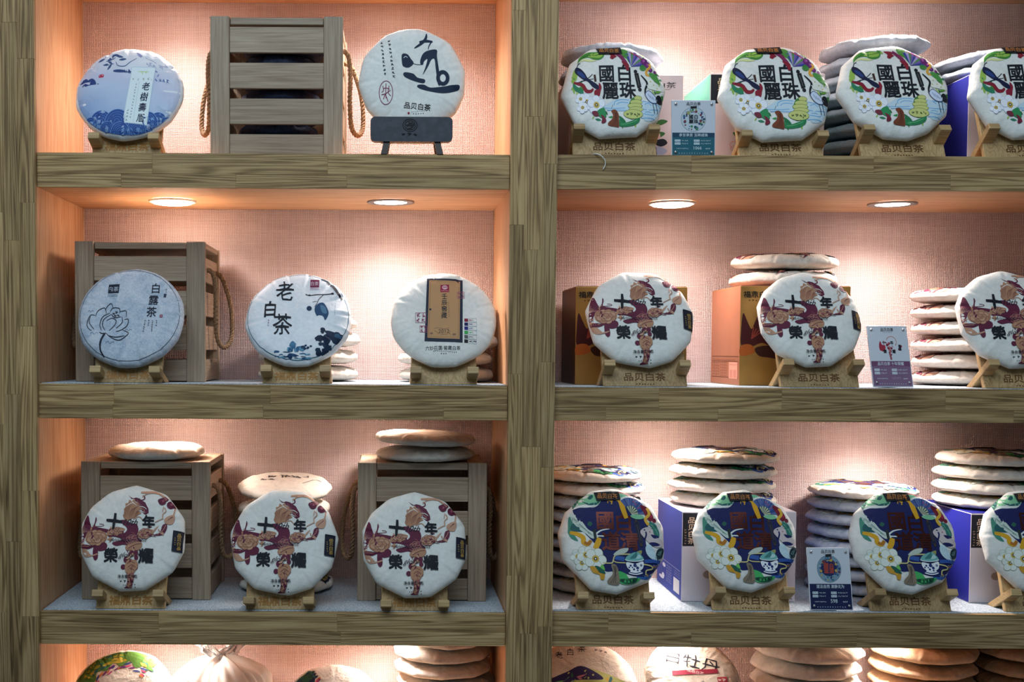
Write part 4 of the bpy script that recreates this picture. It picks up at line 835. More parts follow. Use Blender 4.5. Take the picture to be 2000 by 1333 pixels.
# ------------------------------------------------------------------ downlights (fixture and its own lamp)
def lathe(prof, n=40):
    V, F = [], []
    for r, z in prof:
        for k in range(n): V.append((r * math.cos(2 * math.pi * k / n), r * math.sin(2 * math.pi * k / n), z))
    for i in range(len(prof) - 1):
        for k in range(n): F.append((i * n + k, i * n + (k + 1) % n, (i + 1) * n + (k + 1) % n, (i + 1) * n + k))
    return V, F
LX = [('L', unp(337, 392, 0.213).x, 'left'), ('L', unp(763, 392, 0.213).x, 'right'), ('R', unp(1312, 394, 0.213).x, 'left'), ('R', unp(1743, 392, 0.213).x, 'right')]
ringV, ringF = lathe([(0.0455, -0.001), (0.0500, -0.001), (0.0500, -0.0035), (0.0470, -0.0050), (0.0440, -0.0050), (0.0430, -0.0030)])
lensV, lensF = lathe([(0.0435, -0.0040), (0.040, -0.0072), (0.030, -0.0090), (0.0005, -0.0095)])
rng2V, rng2F = lathe([(0.0455, -0.001), (0.0500, -0.001), (0.0500, -0.0030), (0.0470, -0.0040), (0.0380, -0.0040), (0.0340, -0.0022)])
len2V, len2F = lathe([(0.0345, -0.0026), (0.020, -0.0034), (0.0005, -0.0036)])
def lamp(b, i, x, side):
    z = ZB[b, i]; nm = {'L': 'left', 'R': 'right'}[b]
    e = empty('downlight', (x, 0.213, z))
    lev = ('top', 'upper', 'middle', 'lower')[i]
    tag(e, f'round lit downlight under the {lev} shelf board of the {nm} bay, {side} one of two', 'downlight', 'recessed shelf downlights')
    if side == 'left': mesh_obj('trim_ring', ringV, ringF, WHITEP, e, True); mesh_obj('lens', lensV, lensF, GLOW, e, True)
    else: mesh_obj('trim_ring', rng2V, rng2F, GREYP, e, True); mesh_obj('lens', len2V, len2F, GLOW2, e, True)
    l = bpy.data.lights.new('downlight_lamp', 'SPOT'); l.energy = SPOT_W; l.color = SPOT_COL; l.spot_size = math.radians(146); l.spot_blend = 1.0; l.shadow_soft_size = 0.03
    lo = bpy.data.objects.new('downlight_lamp', l); COL.objects.link(lo); lo.parent = e; lo.location = (0, 0, -0.014)
for b, x, side in LX:
    for i in range(4): lamp(b, i, x, side)

# ------------------------------------------------------------------ tea cakes
PROTO = {}
def proto(key, R, seed, mat, arts, thick=0.034, metal=(), **kw):
    c = Cake(R, seed, thick, **kw); me = c.mesh('tea_cake', mat); parts = []
    for nm, a in arts:
        o = a.build(nm, None, R, c.surf, metal=metal, **(dict(lift=0.0032, clamp=0.985) if nm == 'brand_sticker' else {})); parts.append((nm, o.data)); bpy.data.objects.remove(o)
    PROTO[key] = (c, me, parts)
def cake_obj(key, name='tea_cake', mat=None):
    c, me, parts = PROTO[key]
    o = bpy.data.objects.new(name, me); COL.objects.link(o)
    if mat: o.material_slots[0].link = 'OBJECT'; o.material_slots[0].material = mat
    for nm, pm in parts:
        p = bpy.data.objects.new(nm, pm); COL.objects.link(p); p.parent = o
    return o
proto('laoshu', 0.107, 1, PAPER_FOIL, [('printed_design', art_laoshu())], k=14, sharp=0.45, wr=1.3)
proto('yi', 0.106, 2, PAPER, [('printed_design', art_yi())], k=13, sharp=0.7)
proto('bailu', 0.106, 3, PAPER_B, [('printed_design', art_bailu())], k=16, sharp=0.3, wr=1.2)
proto('laobai', 0.107, 4, PAPER_FOIL, [('printed_design', art_laobai())], k=13, sharp=0.4, wr=1.7, thick=0.036)
proto('y2012', 0.107, 5, PAPER, [('printed_design', art_2012())], k=14, sharp=0.5, wr=1.2)
proto('glory', 0.108, 6, PAPER, [('printed_design', art_glory()), ('brand_sticker', art_tag('side'))], k=12, sharp=0.85)
proto('glory2', 0.108, 16, PAPER, [('printed_design', art_glory()), ('brand_sticker', art_tag('side'))], k=11, sharp=0.85)
proto('guobai', 0.112, 7, PAPER, [('printed_design', art_guobai()), ('brand_sticker', art_tag('top'))], k=10, sharp=1.0, pn=9.0)
proto('guobai_bare', 0.112, 17, PAPER, [('printed_design', art_guobai())], k=11, sharp=1.0, pn=9.0)
proto('daoqing', 0.107, 8, PAPER, [('printed_design', art_daoqing()), ('brand_sticker', art_tag('top'))], k=11, sharp=1.0, pn=9.0, metal=((88, 44, 38),))
proto('peony', 0.104, 9, PAPER_C, [('printed_design', art_peony())], k=15, sharp=0.4)
proto('painting', 0.106, 10, PAPER_C, [('printed_design', art_painting())], k=13, sharp=0.5)
proto('border', 0.106, 11, PAPER_C, [('printed_design', art_border())], k=13, sharp=0.5)
proto('border2', 0.106, 12, PAPER_C, [('printed_design', art_border(True))], k=13, sharp=0.5)
for q in range(3): proto('plain%d' % q, 0.101, 30 + q, PAPER_C, [], thick=0.031, k=11 + q, sharp=0.7, wr=1.6, pn=5.0, saw=0.022)
proto('script', 0.104, 34, PAPER_C, [('printed_design', art_backside())], thick=0.036, k=11, sharp=0.75, pn=5.0, saw=0.02)
proto('sglory', 0.103, 35, PAPER_C, [('printed_design', art_glory()), ('brand_sticker', art_tag('side'))], thick=0.031, k=12, sharp=0.6, wr=1.4, pn=5.0, saw=0.02)
proto('sdaoqing', 0.104, 36, PAPER_C, [('printed_design', art_daoqing()), ('brand_sticker', art_tag('top'))], thick=0.031, k=12, sharp=0.6, wr=1.4, pn=5.0, saw=0.02, metal=((88, 44, 38),))

# ------------------------------------------------------------------ wooden stands
STAND_TXT = {}
def stand_text(kind):
    if kind not in STAND_TXT:
        a = Art(0, 0, 100, 100)
        if kind == 'fuding': a.text('福鼎白茶', 0, 0, 39, GOLDTXT, bold=0.022, wob=0.03, sx=1.12); hx = 0.05
        else: a.text('品贝白茶', 0, 0, 40, BURN, bold=0.012, sx=1.15); a.scribs(-36, 34, 12, 0, 7, 10, BURN); hx = 0.046
        o = a.build('inscription', None, 1, None, hx=hx, hy=hx, lift=0.0002); STAND_TXT[kind] = o.data; bpy.data.objects.remove(o)
    return STAND_TXT[kind]
def slanted(name, U, a, b, x0, x1, mat, parent):
    """board whose top edge runs through ground-plane outline points"""
    return prism(name, [U[0], U[1], b, a], x0, x1, mat, parent)
def stand(root, y0, tau, s_c, R, W, txt, up=0.0):
    """root at the shelf under the cake; local x right, y back, z up"""
    s, c = math.sin(tau), math.cos(tau); th = 0.011; h = min(s_c + 0.02, 0.14)
    prism('front_panel', [(0, 0), (h * s, h * c), (h * s + th * c, h * c - th * s), (th / c, 0)], -W / 2, W / 2, ST_V, root, 0.0012)
    xc = W / 2 - 0.009
    s_f = max(0.016, s_c - math.sqrt(max(1e-6, R * R - (xc - 0.011) ** 2)) - 0.012 + up)
    Q = Vector((s_f * s, s_f * c)); foot = Vector((max(0.075, Q.x + Q.y * 0.95), 0)); d = (Q - foot).normalized(); p = Vector((-d.y, d.x)) * 0.014
    tip = Q + d * 0.036; tl = tip + p; k = (foot + p); k = k - d * (k.y / d.y)
    for sg in (-1, 1):
        prism('prong', [tuple(foot), tuple(tip), tuple(tl), tuple(k)], sg * xc - 0.011, sg * xc + 0.011, ST_H, root, 0.0010)
    m0 = foot + (Q - foot) * 0.55; m1 = m0 + p
    prism('back_plate', [tuple(foot), tuple(m0), tuple(m1), tuple(k)], -xc + 0.011, xc - 0.011, ST_H, root, 0.0008)
    if txt:
        t = bpy.data.objects.new('inscription', stand_text(txt)); COL.objects.link(t); t.parent = root
        sm = 0.0175 if txt == 'fuding' else 0.021; t.location = (0, sm * s - 0.0003, sm * c); t.rotation_euler = (math.pi / 2 - tau, 0, 0)
def standing(key, px, py, wpx, tilt, b, row, label, sw=0.134, txt='fuding', y0=0.030, yaw=0.0, roll=0.0, slabel=None, want_stand=True, sdx=0.0):
    c = PROTO[key][0]; tau = math.radians(tilt); zs = floor_z(b, row); Y = 0.08
    for _ in range(6):
        P = unp(px, py, Y); k = wpx / 2 / pscale(Y) / c.R; hb = c.Hb * k + (0.005 if row == 4 else 0.0012)
        s_c = (P.z - zs - hb * math.sin(tau)) / math.cos(tau); Y = y0 + s_c * math.sin(tau) - hb * math.cos(tau)
    o = cake_obj(key); o.scale = (k, k, k)
    o.location = P
    o.rotation_euler = (Euler((math.pi / 2 - tau, 0, 0)).to_matrix() @ Matrix.Rotation(roll, 3, 'Z')).to_euler()
    if yaw: o.rotation_euler = (Matrix.Rotation(yaw, 3, 'Z') @ o.rotation_euler.to_matrix()).to_euler()
    tag(o, label, 'tea cake', 'tea cakes displayed upright')
    if want_stand:
        e = empty('cake_stand', (P.x + sdx, y0, zs), (0, 0, yaw)); stand(e, 0, tau, s_c, c.R * k, sw, txt, 0.0095 if row == 1 else -0.022 if row == 4 else 0.0)
        tag(e, slabel, 'stand', 'wooden cake stands')
    return o, P, s_c
SL = 'pine fork stand holding the {} cake'
G_ = 'maroon bouquet'
standing('laoshu', 254, 186, 209, 24, 'L', 1, 'blue wash-print tea cake with waves and a paper label, on the upper left shelf', slabel='pine fork stand with gold lettering under the blue wave-print cake')
standing('bailu', 256, 622, 208, 22, 'L', 2, 'mottled blue-grey tea cake with a lotus drawing, leaning before a crate', slabel='pine fork stand with gold lettering under the lotus cake')
standing('laobai', 583, 626, 209, 31, 'L', 2, 'pale tea cake with ink-wash trees and three brush characters', slabel='pine fork stand with gold lettering under the ink-wash tree cake', sw=0.134)
standing('y2012', 866, 626, 208, 27, 'L', 2, 'white tea cake with a navy-framed tan label reading 2012', slabel='blank pine fork stand under the cake with the 2012 label', sw=0.130, txt=None)
standing('glory', 261, 1052, 212, 20, 'L', 3, 'white maroon-bouquet tea cake before the left crate of the third shelf', slabel='pine fork stand with gold lettering before the left crate of the third shelf', sw=0.138)
standing('glory2', 555, 1060, 214, 20, 'L', 3, 'white maroon-bouquet tea cake between the two crates of the third shelf', slabel='striped pine fork stand with gold lettering between the two crates', sw=0.136, sdx=-0.006)
standing('glory', 810, 1065, 212, 20, 'L', 3, 'white maroon-bouquet tea cake before the right crate of the third shelf', slabel='pine fork stand with gold lettering before the right crate of the third shelf', sw=0.132, y0=0.024)
standing('guobai', 1197, 182, 206, 19, 'R', 1, 'white floral crane tea cake nearest the centre post on the top shelf', txt='pinbei', sw=0.164, slabel='broad pine stand nearest the centre post on the top right shelf', yaw=0.0)
standing('guobai', 1511, 185, 222, 23, 'R', 1, 'large white floral crane tea cake right of the 1066 price card', txt='pinbei', sw=0.166, slabel='broad pine stand right of the teal price card', sdx=0.006)
standing('guobai_bare', 1742, 182, 218, 25, 'R', 1, 'white floral crane tea cake without a black sticker, before the grey stack', txt='pinbei', sw=0.166, slabel='broad pine stand before the grey stack on the top right shelf', sdx=0.008)
standing('guobai', 1995, 182, 214, 21, 'R', 1, 'white floral crane tea cake cut by the right edge, beside the blue box', txt='pinbei', sw=0.172, slabel='broad pine stand at the right edge of the top shelf', sdx=0.0)
standing('glory2', 1249, 625, 212, 26, 'R', 2, 'white maroon-bouquet tea cake before the shadowed gold box by the centre post', txt='pinbei', sw=0.166, slabel='broad pine stand before the gold box by the centre post', sdx=0.004)
standing('glory', 1580, 625, 204, 24, 'R', 2, 'white maroon-bouquet tea cake before the gold box with the copper side', txt='pinbei', sw=0.156, slabel='broad pine stand before the gold box with the copper side', sdx=0.010)
standing('glory', 1972, 625, 210, 24, 'R', 2, 'white maroon-bouquet tea cake cut by the right edge, before the cream stack', txt='pinbei', sw=0.164, slabel='broad pine stand at the right edge of the middle shelf', sdx=0.014)
standing('daoqing', 1194, 1057, 214, 21, 'R', 3, 'navy floral tea cake with copper characters, nearest the centre post', txt='pinbei', sw=0.148, slabel='broad pine stand nearest the centre post on the lower right shelf')
standing('daoqing', 1454, 1056, 208, 21, 'R', 3, 'navy floral tea cake with copper characters, before the left blue box', txt='pinbei', sw=0.154, slabel='broad pine stand before the left blue box of the lower shelf', sdx=0.006)
standing('daoqing', 1762, 1058, 213, 22, 'R', 3, 'navy floral tea cake with copper characters, right of the 598 price card', txt='pinbei', sw=0.160, slabel='broad pine stand right of the navy price card', sdx=0.006)
standing('daoqing', 2018, 1058, 212, 21, 'R', 3, 'navy floral tea cake with copper characters, cut by the right edge', txt='pinbei', sw=0.156, slabel='broad pine stand at the right edge of the lower shelf', sdx=0.008)
standing('border', 238, 1362, 208, 47, 'L', 4, 'tilted cream tea cake with a green and yellow scaled border, bottom left', slabel='pine stand under the tilted green-bordered cake at bottom left', y0=0.085, txt=None, roll=-0.35)
standing('border2', 650, 1388, 208, 48, 'L', 4, 'tilted cream tea cake with a dark floral border, right of the plastic bag', slabel='pine stand under the tilted cake right of the plastic bag', y0=0.085, txt=None, roll=0.3)
standing('painting', 1143, 1340, 208, 48, 'R', 4, 'tilted cream tea cake with a colourful painting, next to the centre post', slabel='pine stand under the tilted painted cake by the centre post', y0=0.085, txt=None, roll=-0.1)
standing('peony', 1353, 1330, 190, 46, 'R', 4, 'tilted white tea cake with a red strip and brush characters', slabel='pine stand under the tilted cake with the red strip', y0=0.085, txt=None, roll=-0.12)

# the big brush-character cake leans on a dark rounded board with four legs
o, P, s_c = standing('yi', 804, 160, 210, 9, 'L', 1, 'white tea cake with one large brush character above a dark board', y0=0.052, want_stand=False)
zs = floor_z('L', 1); e = empty('board_easel', (P.x, 0.038, zs)); tag(e, 'dark rounded board easel on slim legs under the large brush-character cake', 'stand')
x0, x1 = unp(724, 256, 0.03).x - P.x, unp(883, 256, 0.03).x - P.x; z0, z1 = unp(804, 280, 0.03).z - zs, unp(804, 232, 0.03).z - zs
bm = bmesh.new(); rr = 0.009; outl = []
for cx, cz, a0 in ((x1 - rr, z1 - rr, 0), (x0 + rr, z1 - rr, 90), (x0 + rr, z0 + rr, 180), (x1 - rr, z0 + rr, 270)):
    for k in range(6): an = math.radians(a0 + 18 * k); outl.append((cx + rr * math.cos(an), cz + rr * math.sin(an)))
n = len(outl); V = [(x, -0.028, z) for x, z in outl] + [(x, -0.012, z) for x, z in outl]
F = [tuple(range(n)), tuple(range(2 * n - 1, n - 1, -1))] + [(i, i + n, (i + 1) % n + n, (i + 1) % n) for i in range(n)]
bd = mesh_obj('front_board', V, F, SLATE, e)
bm.from_mesh(bd.data); bmesh.ops.recalc_face_normals(bm, faces=bm.faces); bm.to_mesh(bd.data); bm.free()
a = Art(0, 0, 100, 100); K = (28, 28, 34)
a.ring(0, -14, 30, 3, K, 30); a.ring(0, -14, 22, 2.5, K, 22)
for p in ([(-14, -6), (-4, -20), (12, -26)], [(-12, 4), (6, -2), (16, -14)], [(-6, -30), (6, -10), (4, 8)], [(-18, -16), (0, -12), (18, -20)]): a.stroke(p, 4, K)
a.scribs(-26, 30, 24, 0, 3, 20, K)
t = a.build('emblem', bd, 1, None, hx=0.046, hy=0.040); t.location = ((x0 + x1) / 2 - 0.003, -0.0282, (z0 + z1) / 2 + 0.002); t.rotation_euler = (math.pi / 2, 0, 0)
for sg, xx in ((-1, unp(756, 290, 0.03).x - P.x), (1, unp(853, 290, 0.03).x - P.x)):
    for yb, yt in ((-0.024, -0.018), (0.052, 0.004)):
        V = []
        for (xc_, yc_, zc_) in ((xx + sg * 0.006, yb, 0), (xx - sg * 0.002, yt, z0 + 0.012)):
            V += [(xc_ - 0.006, yc_ - 0.004, zc_), (xc_ + 0.006, yc_ - 0.004, zc_), (xc_ + 0.006, yc_ + 0.004, zc_), (xc_ - 0.006, yc_ + 0.004, zc_)]
        mesh_obj('leg', V, [(3, 2, 1, 0), (4, 5, 6, 7), (0, 1, 5, 4), (1, 2, 6, 5), (2, 3, 7, 6), (3, 0, 4, 7)], DARKLEG, e)
box('ledge', x0 + 0.02, x1 - 0.02, -0.012, 0.012, z0 + 0.002, z0 + 0.012, DARKLEG, e)

# ------------------------------------------------------------------ stacks of lying cakes
ORD = ['topmost', 'second from top', 'third from top', 'fourth from top', 'fifth from top', 'sixth from top', 'seventh from top', 'eighth from top', 'ninth from top']
rk = random.Random(99)
def stack(keys, n, x, y, z, where, adj, mats=(None,), pitch=None, R=None, tilt=(0, 0), jit=0.004, turn=0.35, top=None, group=None):
    out = []; zz = z
    for i in range(n):
        last = i == n - 1; key = (top if last and top else keys[i % len(keys)]); c = PROTO[key][0]
        k = (R / c.R) if R else 1.0; o = cake_obj(key, mat=mats[i % len(mats)])
        p = (pitch or (c.Hf + c.Hb) * k * 1.09); kz = p / ((c.Hf + c.Hb) * 1.09); o.scale = (k, k, kz * rk.uniform(0.96, 1.0))
        tl = 0.2 if i else 0.0; a, b = tilt if last else (0, 0)
        lift = abs(math.sin(math.radians(a))) * 0.06 + abs(math.sin(math.radians(b))) * 0.085
        o.location = (x + (rk.uniform(-jit, jit) if i else 0), y + rk.uniform(-jit, jit), zz + c.Hb * kz + 0.0004 + lift)
        o.rotation_euler = (math.radians(a) + tl * rk.uniform(-0.012, 0.012), math.radians(b) + tl * rk.uniform(-0.012, 0.012), rk.uniform(-turn, turn))
        lab = f'{adj} cake, {ORD[n - 1 - i]} of the stack {where}' if n > 1 else f'{adj} tea cake lying {where}'
        tag(o, lab, 'tea cake', group or f'tea cakes stacked {where}'); out.append(o); zz += p
    return out
PL = ['plain0', 'plain1', 'plain2']
BK = 0.258
def sx(px, py, Y): return unp(px, py, Y).x
stack(PL, 4, sx(604, 700, BK), BK, floor_z('L', 2), 'behind the ink-wash tree cake', 'cream wrapped', R=0.1085)
stack(PL, 5, sx(874, 680, BK), BK, floor_z('L', 2), 'behind the 2012 cake', 'cream wrapped', R=0.1045)
stack(['sglory', 'plain0'], 7, sx(560, 1050, 0.25), 0.25, floor_z('L', 3), 'between the third-shelf crates', 'cream wrapped', R=0.103, top='script', tilt=(9, 2), pitch=0.0325)
stack(PL, 8, sx(1700, 200, BK), BK, floor_z('R', 1), 'behind the sticker-free crane cake', 'grey wrapped', R=0.112, mats=(PAPER_G,), tilt=(0, -3), pitch=0.0345)
stack(['sglory'], 6, sx(1886, 660, BK), BK, floor_z('R', 2), 'beside the plum price card', 'maroon-printed', R=0.1135, pitch=0.0352)
stack(['sdaoqing'], 9, sx(1160, 1050, BK), BK, floor_z('R', 3), 'by the centre post, lower shelf', 'navy-printed', R=0.107, jit=0.006, mats=(PAPER_G,) * 7 + (None, None), pitch=0.0296)  # lower cakes greyed to paint the shade under the top ones
stack(['sdaoqing'], 8, sx(1680, 1060, BK), BK, floor_z('R', 3), 'behind the 598 price card', 'navy-printed', R=0.1135, mats=(PAPER_G,) * 7 + (None,), pitch=0.0292)  # grey below the top cake is painted shade
stack(PL, 6, sx(867, 1300, 0.25), 0.25, floor_z('L', 4), 'at the bottom by the centre post', 'white wrapped', R=0.107, top='script', tilt=(9, -3), pitch=0.033)
stack(PL, 6, sx(1577, 1300, 0.25), 0.25, floor_z('R', 4), 'right of the red-strip cake', 'lilac-shaded', R=0.117, pitch=0.0345, tilt=(4, -3))
stack(PL, 6, sx(1805, 1300, 0.25), 0.25, floor_z('R', 4), 'left of the bottom right corner', 'orange-lit', R=0.112, pitch=0.0345, mats=(PAPER_T,), tilt=(4, 3))
stack(PL, 5, sx(2010, 1300, 0.26), 0.26, floor_z('R', 4), 'in the bottom right corner', 'shadowed brown wrapped', R=0.108, pitch=0.034, mats=(PAPER_T,))

# ------------------------------------------------------------------ crates with rope handles
def rope(parent, pts, rad=0.0042):
    path = catmull(pts, False, 14); V, F = [], []
    L_ = [0.0]
    for a_, b_ in zip(path[:-1], path[1:]): L_.append(L_[-1] + (b_ - a_).length)
    for st in range(3):
        q = []
        for i, p in enumerate(path):
            t = (path[min(len(path) - 1, i + 1)] - path[max(0, i - 1)]).normalized(); u = t.cross(Vector((0.3, 0.2, 0.93))).normalized(); w_ = t.cross(u)
            an = L_[i] / 0.026 * 2 * math.pi + st * 2 * math.pi / 3; q.append(p + (u * math.cos(an) + w_ * math.sin(an)) * rad * 0.62)
        v_, f_ = tube_geo(q, rad * 0.72, 6); n0 = len(V); V += v_; F += [tuple(k + n0 for k in ff) for ff in f_]
    return mesh_obj('rope_handle', V, F, ROPE, parent, True)
CW, CH, CDp = 0.266, 0.287, 0.212
def crate(px_mid, py, Y, b, row, label, w=CW, h=CH, drop=0.155):
    X = unp(px_mid, py, Y).x; zs = floor_z(b, row); e = empty('wooden_crate', (X, Y, zs)); tag(e, label, 'crate', 'slatted wooden crates')
    pw, pt = 0.038, 0.013; hw = w / 2
    for sx_ in (-1, 1):
        xa, xb = (-hw, -hw + pw) if sx_ < 0 else (hw - pw, hw)
        box('corner_post', xa, xb, 0, pt, 0, h, CR_Z, e, 0.0012); box('corner_post', xa, xb, CDp - pt, CDp, 0, h, CR_Z, e, 0.0012)
    sh, gp = 0.0505, 0.0198; zz = 0.0
    for k in range(4):
        z0, z1 = zz + (0.002 if k == 0 else 0), zz + (0.046 if k == 0 else sh)
        box('front_slat', -hw + pw, hw - pw, 0.004, pt, z0, z1, CR_X, e, 0.0009); box('back_slat', -hw + pw, hw - pw, CDp - pt, CDp - 0.004, z0, z1, CR_X, e, 0.0009)
        for sx_ in (-1, 1):
            xa, xb = (-hw + 0.004, -hw + 0.013) if sx_ < 0 else (hw - 0.013, hw - 0.004)
            box('side_slat', xa, xb, pt, CDp - pt, z0, z1, CR_Y, e, 0.0009)
        zz = z1 + gp
    box('base_board', -hw + 0.014, hw - 0.014, pt, CDp - pt, 0.004, 0.012, CR_X, e, 0.0008)
    box('lid', -hw + pw + 0.001, hw - pw - 0.001, 0.007, CDp - 0.002, h - 0.015, h - 0.001, CR_X, e, 0.001)
    for sx_ in (-1, 1): box('lid_rail', (-hw + 0.003 if sx_ < 0 else hw - pw), (-hw + pw if sx_ < 0 else hw - 0.003), pt + 0.001, CDp - pt - 0.001, h - 0.012, h - 0.0005, CR_Y, e, 0.001)
    for sx_ in (-1, 1):
        x_ = sx_ * (hw + 0.001); zt_ = h - 0.060
        rope(e, [(x_ - sx_ * 0.012, 0.055, zt_ + 0.006), (x_ + sx_ * 0.006, 0.056, zt_), (x_ + sx_ * 0.012, 0.060, zt_ - 0.035), (x_ + sx_ * 0.011, 0.068, zt_ - drop * 0.62), (x_ + sx_ * 0.014, 0.082, zt_ - drop * 0.92), (x_ + sx_ * 0.026, 0.105, zt_ - drop), (x_ + sx_ * 0.036, 0.130, zt_ - drop * 0.86), (x_ + sx_ * 0.034, 0.145, zt_ - drop * 0.5), (x_ + sx_ * 0.022, 0.152, zt_ - 0.03), (x_ + sx_ * 0.008, 0.157, zt_), (x_ - sx_ * 0.012, 0.158, zt_ + 0.006)])
    return e, zs + h
CY = 0.118
e1, _ = crate(540, 200, 0.06, 'L', 1, 'grey-brown slatted wooden crate standing alone on the upper left shelf', w=0.263, h=0.277)
crate(274, 700, CY, 'L', 2, 'grey-brown slatted wooden crate behind the lotus cake')
_, zt1 = crate(285, 1100, CY, 'L', 3, 'slatted wooden crate with one cake on top, left of the third shelf')
_, zt2 = crate(824, 1100, CY, 'L', 3, 'slatted wooden crate with two cakes on top, right of the third shelf')
stack(PL, 1, sx(308, 890, 0.20), 0.20, zt1, 'on the left third-shelf crate', 'pleated cream', R=0.102)
stack(PL, 2, sx(832, 880, 0.20), 0.20, zt2, 'on the right third-shelf crate', 'pleated cream', R=0.107, tilt=(0, 2), pitch=0.0295)
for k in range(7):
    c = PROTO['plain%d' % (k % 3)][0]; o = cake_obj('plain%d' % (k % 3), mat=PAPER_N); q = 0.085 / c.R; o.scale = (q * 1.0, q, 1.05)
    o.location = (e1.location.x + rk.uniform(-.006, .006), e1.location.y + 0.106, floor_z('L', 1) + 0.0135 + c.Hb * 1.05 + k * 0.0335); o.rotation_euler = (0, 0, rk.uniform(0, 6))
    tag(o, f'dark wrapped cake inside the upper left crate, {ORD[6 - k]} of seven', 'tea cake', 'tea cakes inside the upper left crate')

# ------------------------------------------------------------------ gift boxes
ARTD = {}
def boxprint(kind, hx, hy):
    k = (kind, round(hx, 3), round(hy, 3))
    if k not in ARTD:
        o = art_box(kind).build('printed_design', None, 1, None, hx=hx, hy=hy, lift=0.0002); ARTD[k] = o.data; bpy.data.objects.remove(o)
    return ARTD[k]
def gift(px0, px1, py_top, b, row, Y, dep, front, left, label, fprint=None, lprint=None, top=None):
    zs = floor_z(b, row); x0, x1 = unp(px0, py_top, Y).x, unp(px1, py_top, Y).x; zt = unp(px0, py_top, Y).z
    W, H = x1 - x0, zt - zs; e = empty('gift_box', ((x0 + x1) / 2, Y, zs)); tag(e, label, 'gift box', 'tea gift boxes')
    v, f = box_geo(-W / 2, W / 2, 0, dep, 0, H)
    mats = [front, left, top or left]; fm = [2, 2, 0, 0, 1, 1]
    o = mesh_obj('carton', v, f, None, e, mats=mats, fm=fm); bevel_mesh(o.data, 0.0012, 2)
    fl = box('lid_flap', -W / 2 + 0.002, W / 2 - 0.002, 0.002, dep - 0.002, H, H + 0.0012, top or left, e, 0.0003)
    if fprint: t = bpy.data.objects.new('printed_design', boxprint(fprint, W / 2 - 0.001, H / 2 - 0.001)); COL.objects.link(t); t.parent = o; t.location = (0, -0.0002, H / 2); t.rotation_euler = (math.pi / 2, 0, 0)
    if lprint: t = bpy.data.objects.new('printed_design', boxprint(lprint, dep / 2 - 0.001, H / 2 - 0.001)); COL.objects.link(t); t.parent = o; t.location = (-W / 2 - 0.0002, dep / 2, H / 2); t.rotation_euler = (math.pi / 2, 0, -math.pi / 2)
    return e, zs + H + 0.0014, (x0 + x1) / 2
BY = 0.124
e, z_, x_ = gift(1113, 1335, 146, 'R', 1, BY, 0.215, PINKBOX, LILAC, 'pale pink box with a crane, behind the leftmost crane cake', 'pink')
stack(PL, 2, sx(1192, 120, 0.235), 0.235, z_, 'on the pale pink crane box', 'grey wrapped', R=0.108, mats=(PAPER_G,), tilt=(0, 2))
e, z_, x_ = gift(1388, 1612, 143, 'R', 1, BY, 0.222, PINKBOX, MINT, 'pale pink box with a mint side, behind the 1066 price card', 'pink2', None, PINKBOX)
e, z_, x_ = gift(1893, 2112, 146, 'R', 1, BY, 0.222, LILAC, BLUEBOX, 'pale box with a royal blue side at the right of the top shelf', None)
stack(PL, 2, sx(1930, 130, 0.235), 0.235, z_, 'on the top-shelf blue-sided box', 'grey wrapped', R=0.108, mats=(PAPER_G,), tilt=(0, -3), pitch=0.029)
e, z_, x_ = gift(1125, 1343, 560, 'R', 2, 0.148, 0.200, GOLDBOX, plain('shaded_box_side', rgb(70, 44, 26), 0.5, var=0.1), 'gold box in shadow beside the centre post', 'gold', None)  # dark side colour paints the shade next to the post
e, z_, x_ = gift(1447, 1662, 559, 'R', 2, 0.136, 0.222, GOLDBOX, COPBOX, 'gold box with a printed copper side and two cakes on top', 'gold', 'goldside')
stack(['sglory'], 2, sx(1527, 530, 0.252), 0.252, z_, 'on the copper-sided box', 'maroon-printed', R=0.1125, tilt=(2, 0), pitch=0.0362)
e, z_, x_ = gift(1333, 1556, 1000, 'R', 3, 0.116, 0.225, LILAC, BLUE2, 'lilac box with a blue printed side, left of two on the lower shelf', 'blue', 'blueside', LILAC)
stack(['sdaoqing'], 4, sx(1412, 950, 0.235), 0.235, z_, 'on the left blue-sided box', 'navy-printed', R=0.113, jit=0.005, pitch=0.0302)
e, z_, x_ = gift(1897, 2120, 1004, 'R', 3, 0.116, 0.225, LILAC, BLUEBOX, 'lilac box with a deep blue side, right of two on the lower shelf', 'blue', None, BLUEBOX)
stack(['sdaoqing'], 4, sx(1935, 950, 0.235), 0.235, z_, 'on the right blue-sided box', 'navy-printed', R=0.117, jit=0.005, pitch=0.0305)

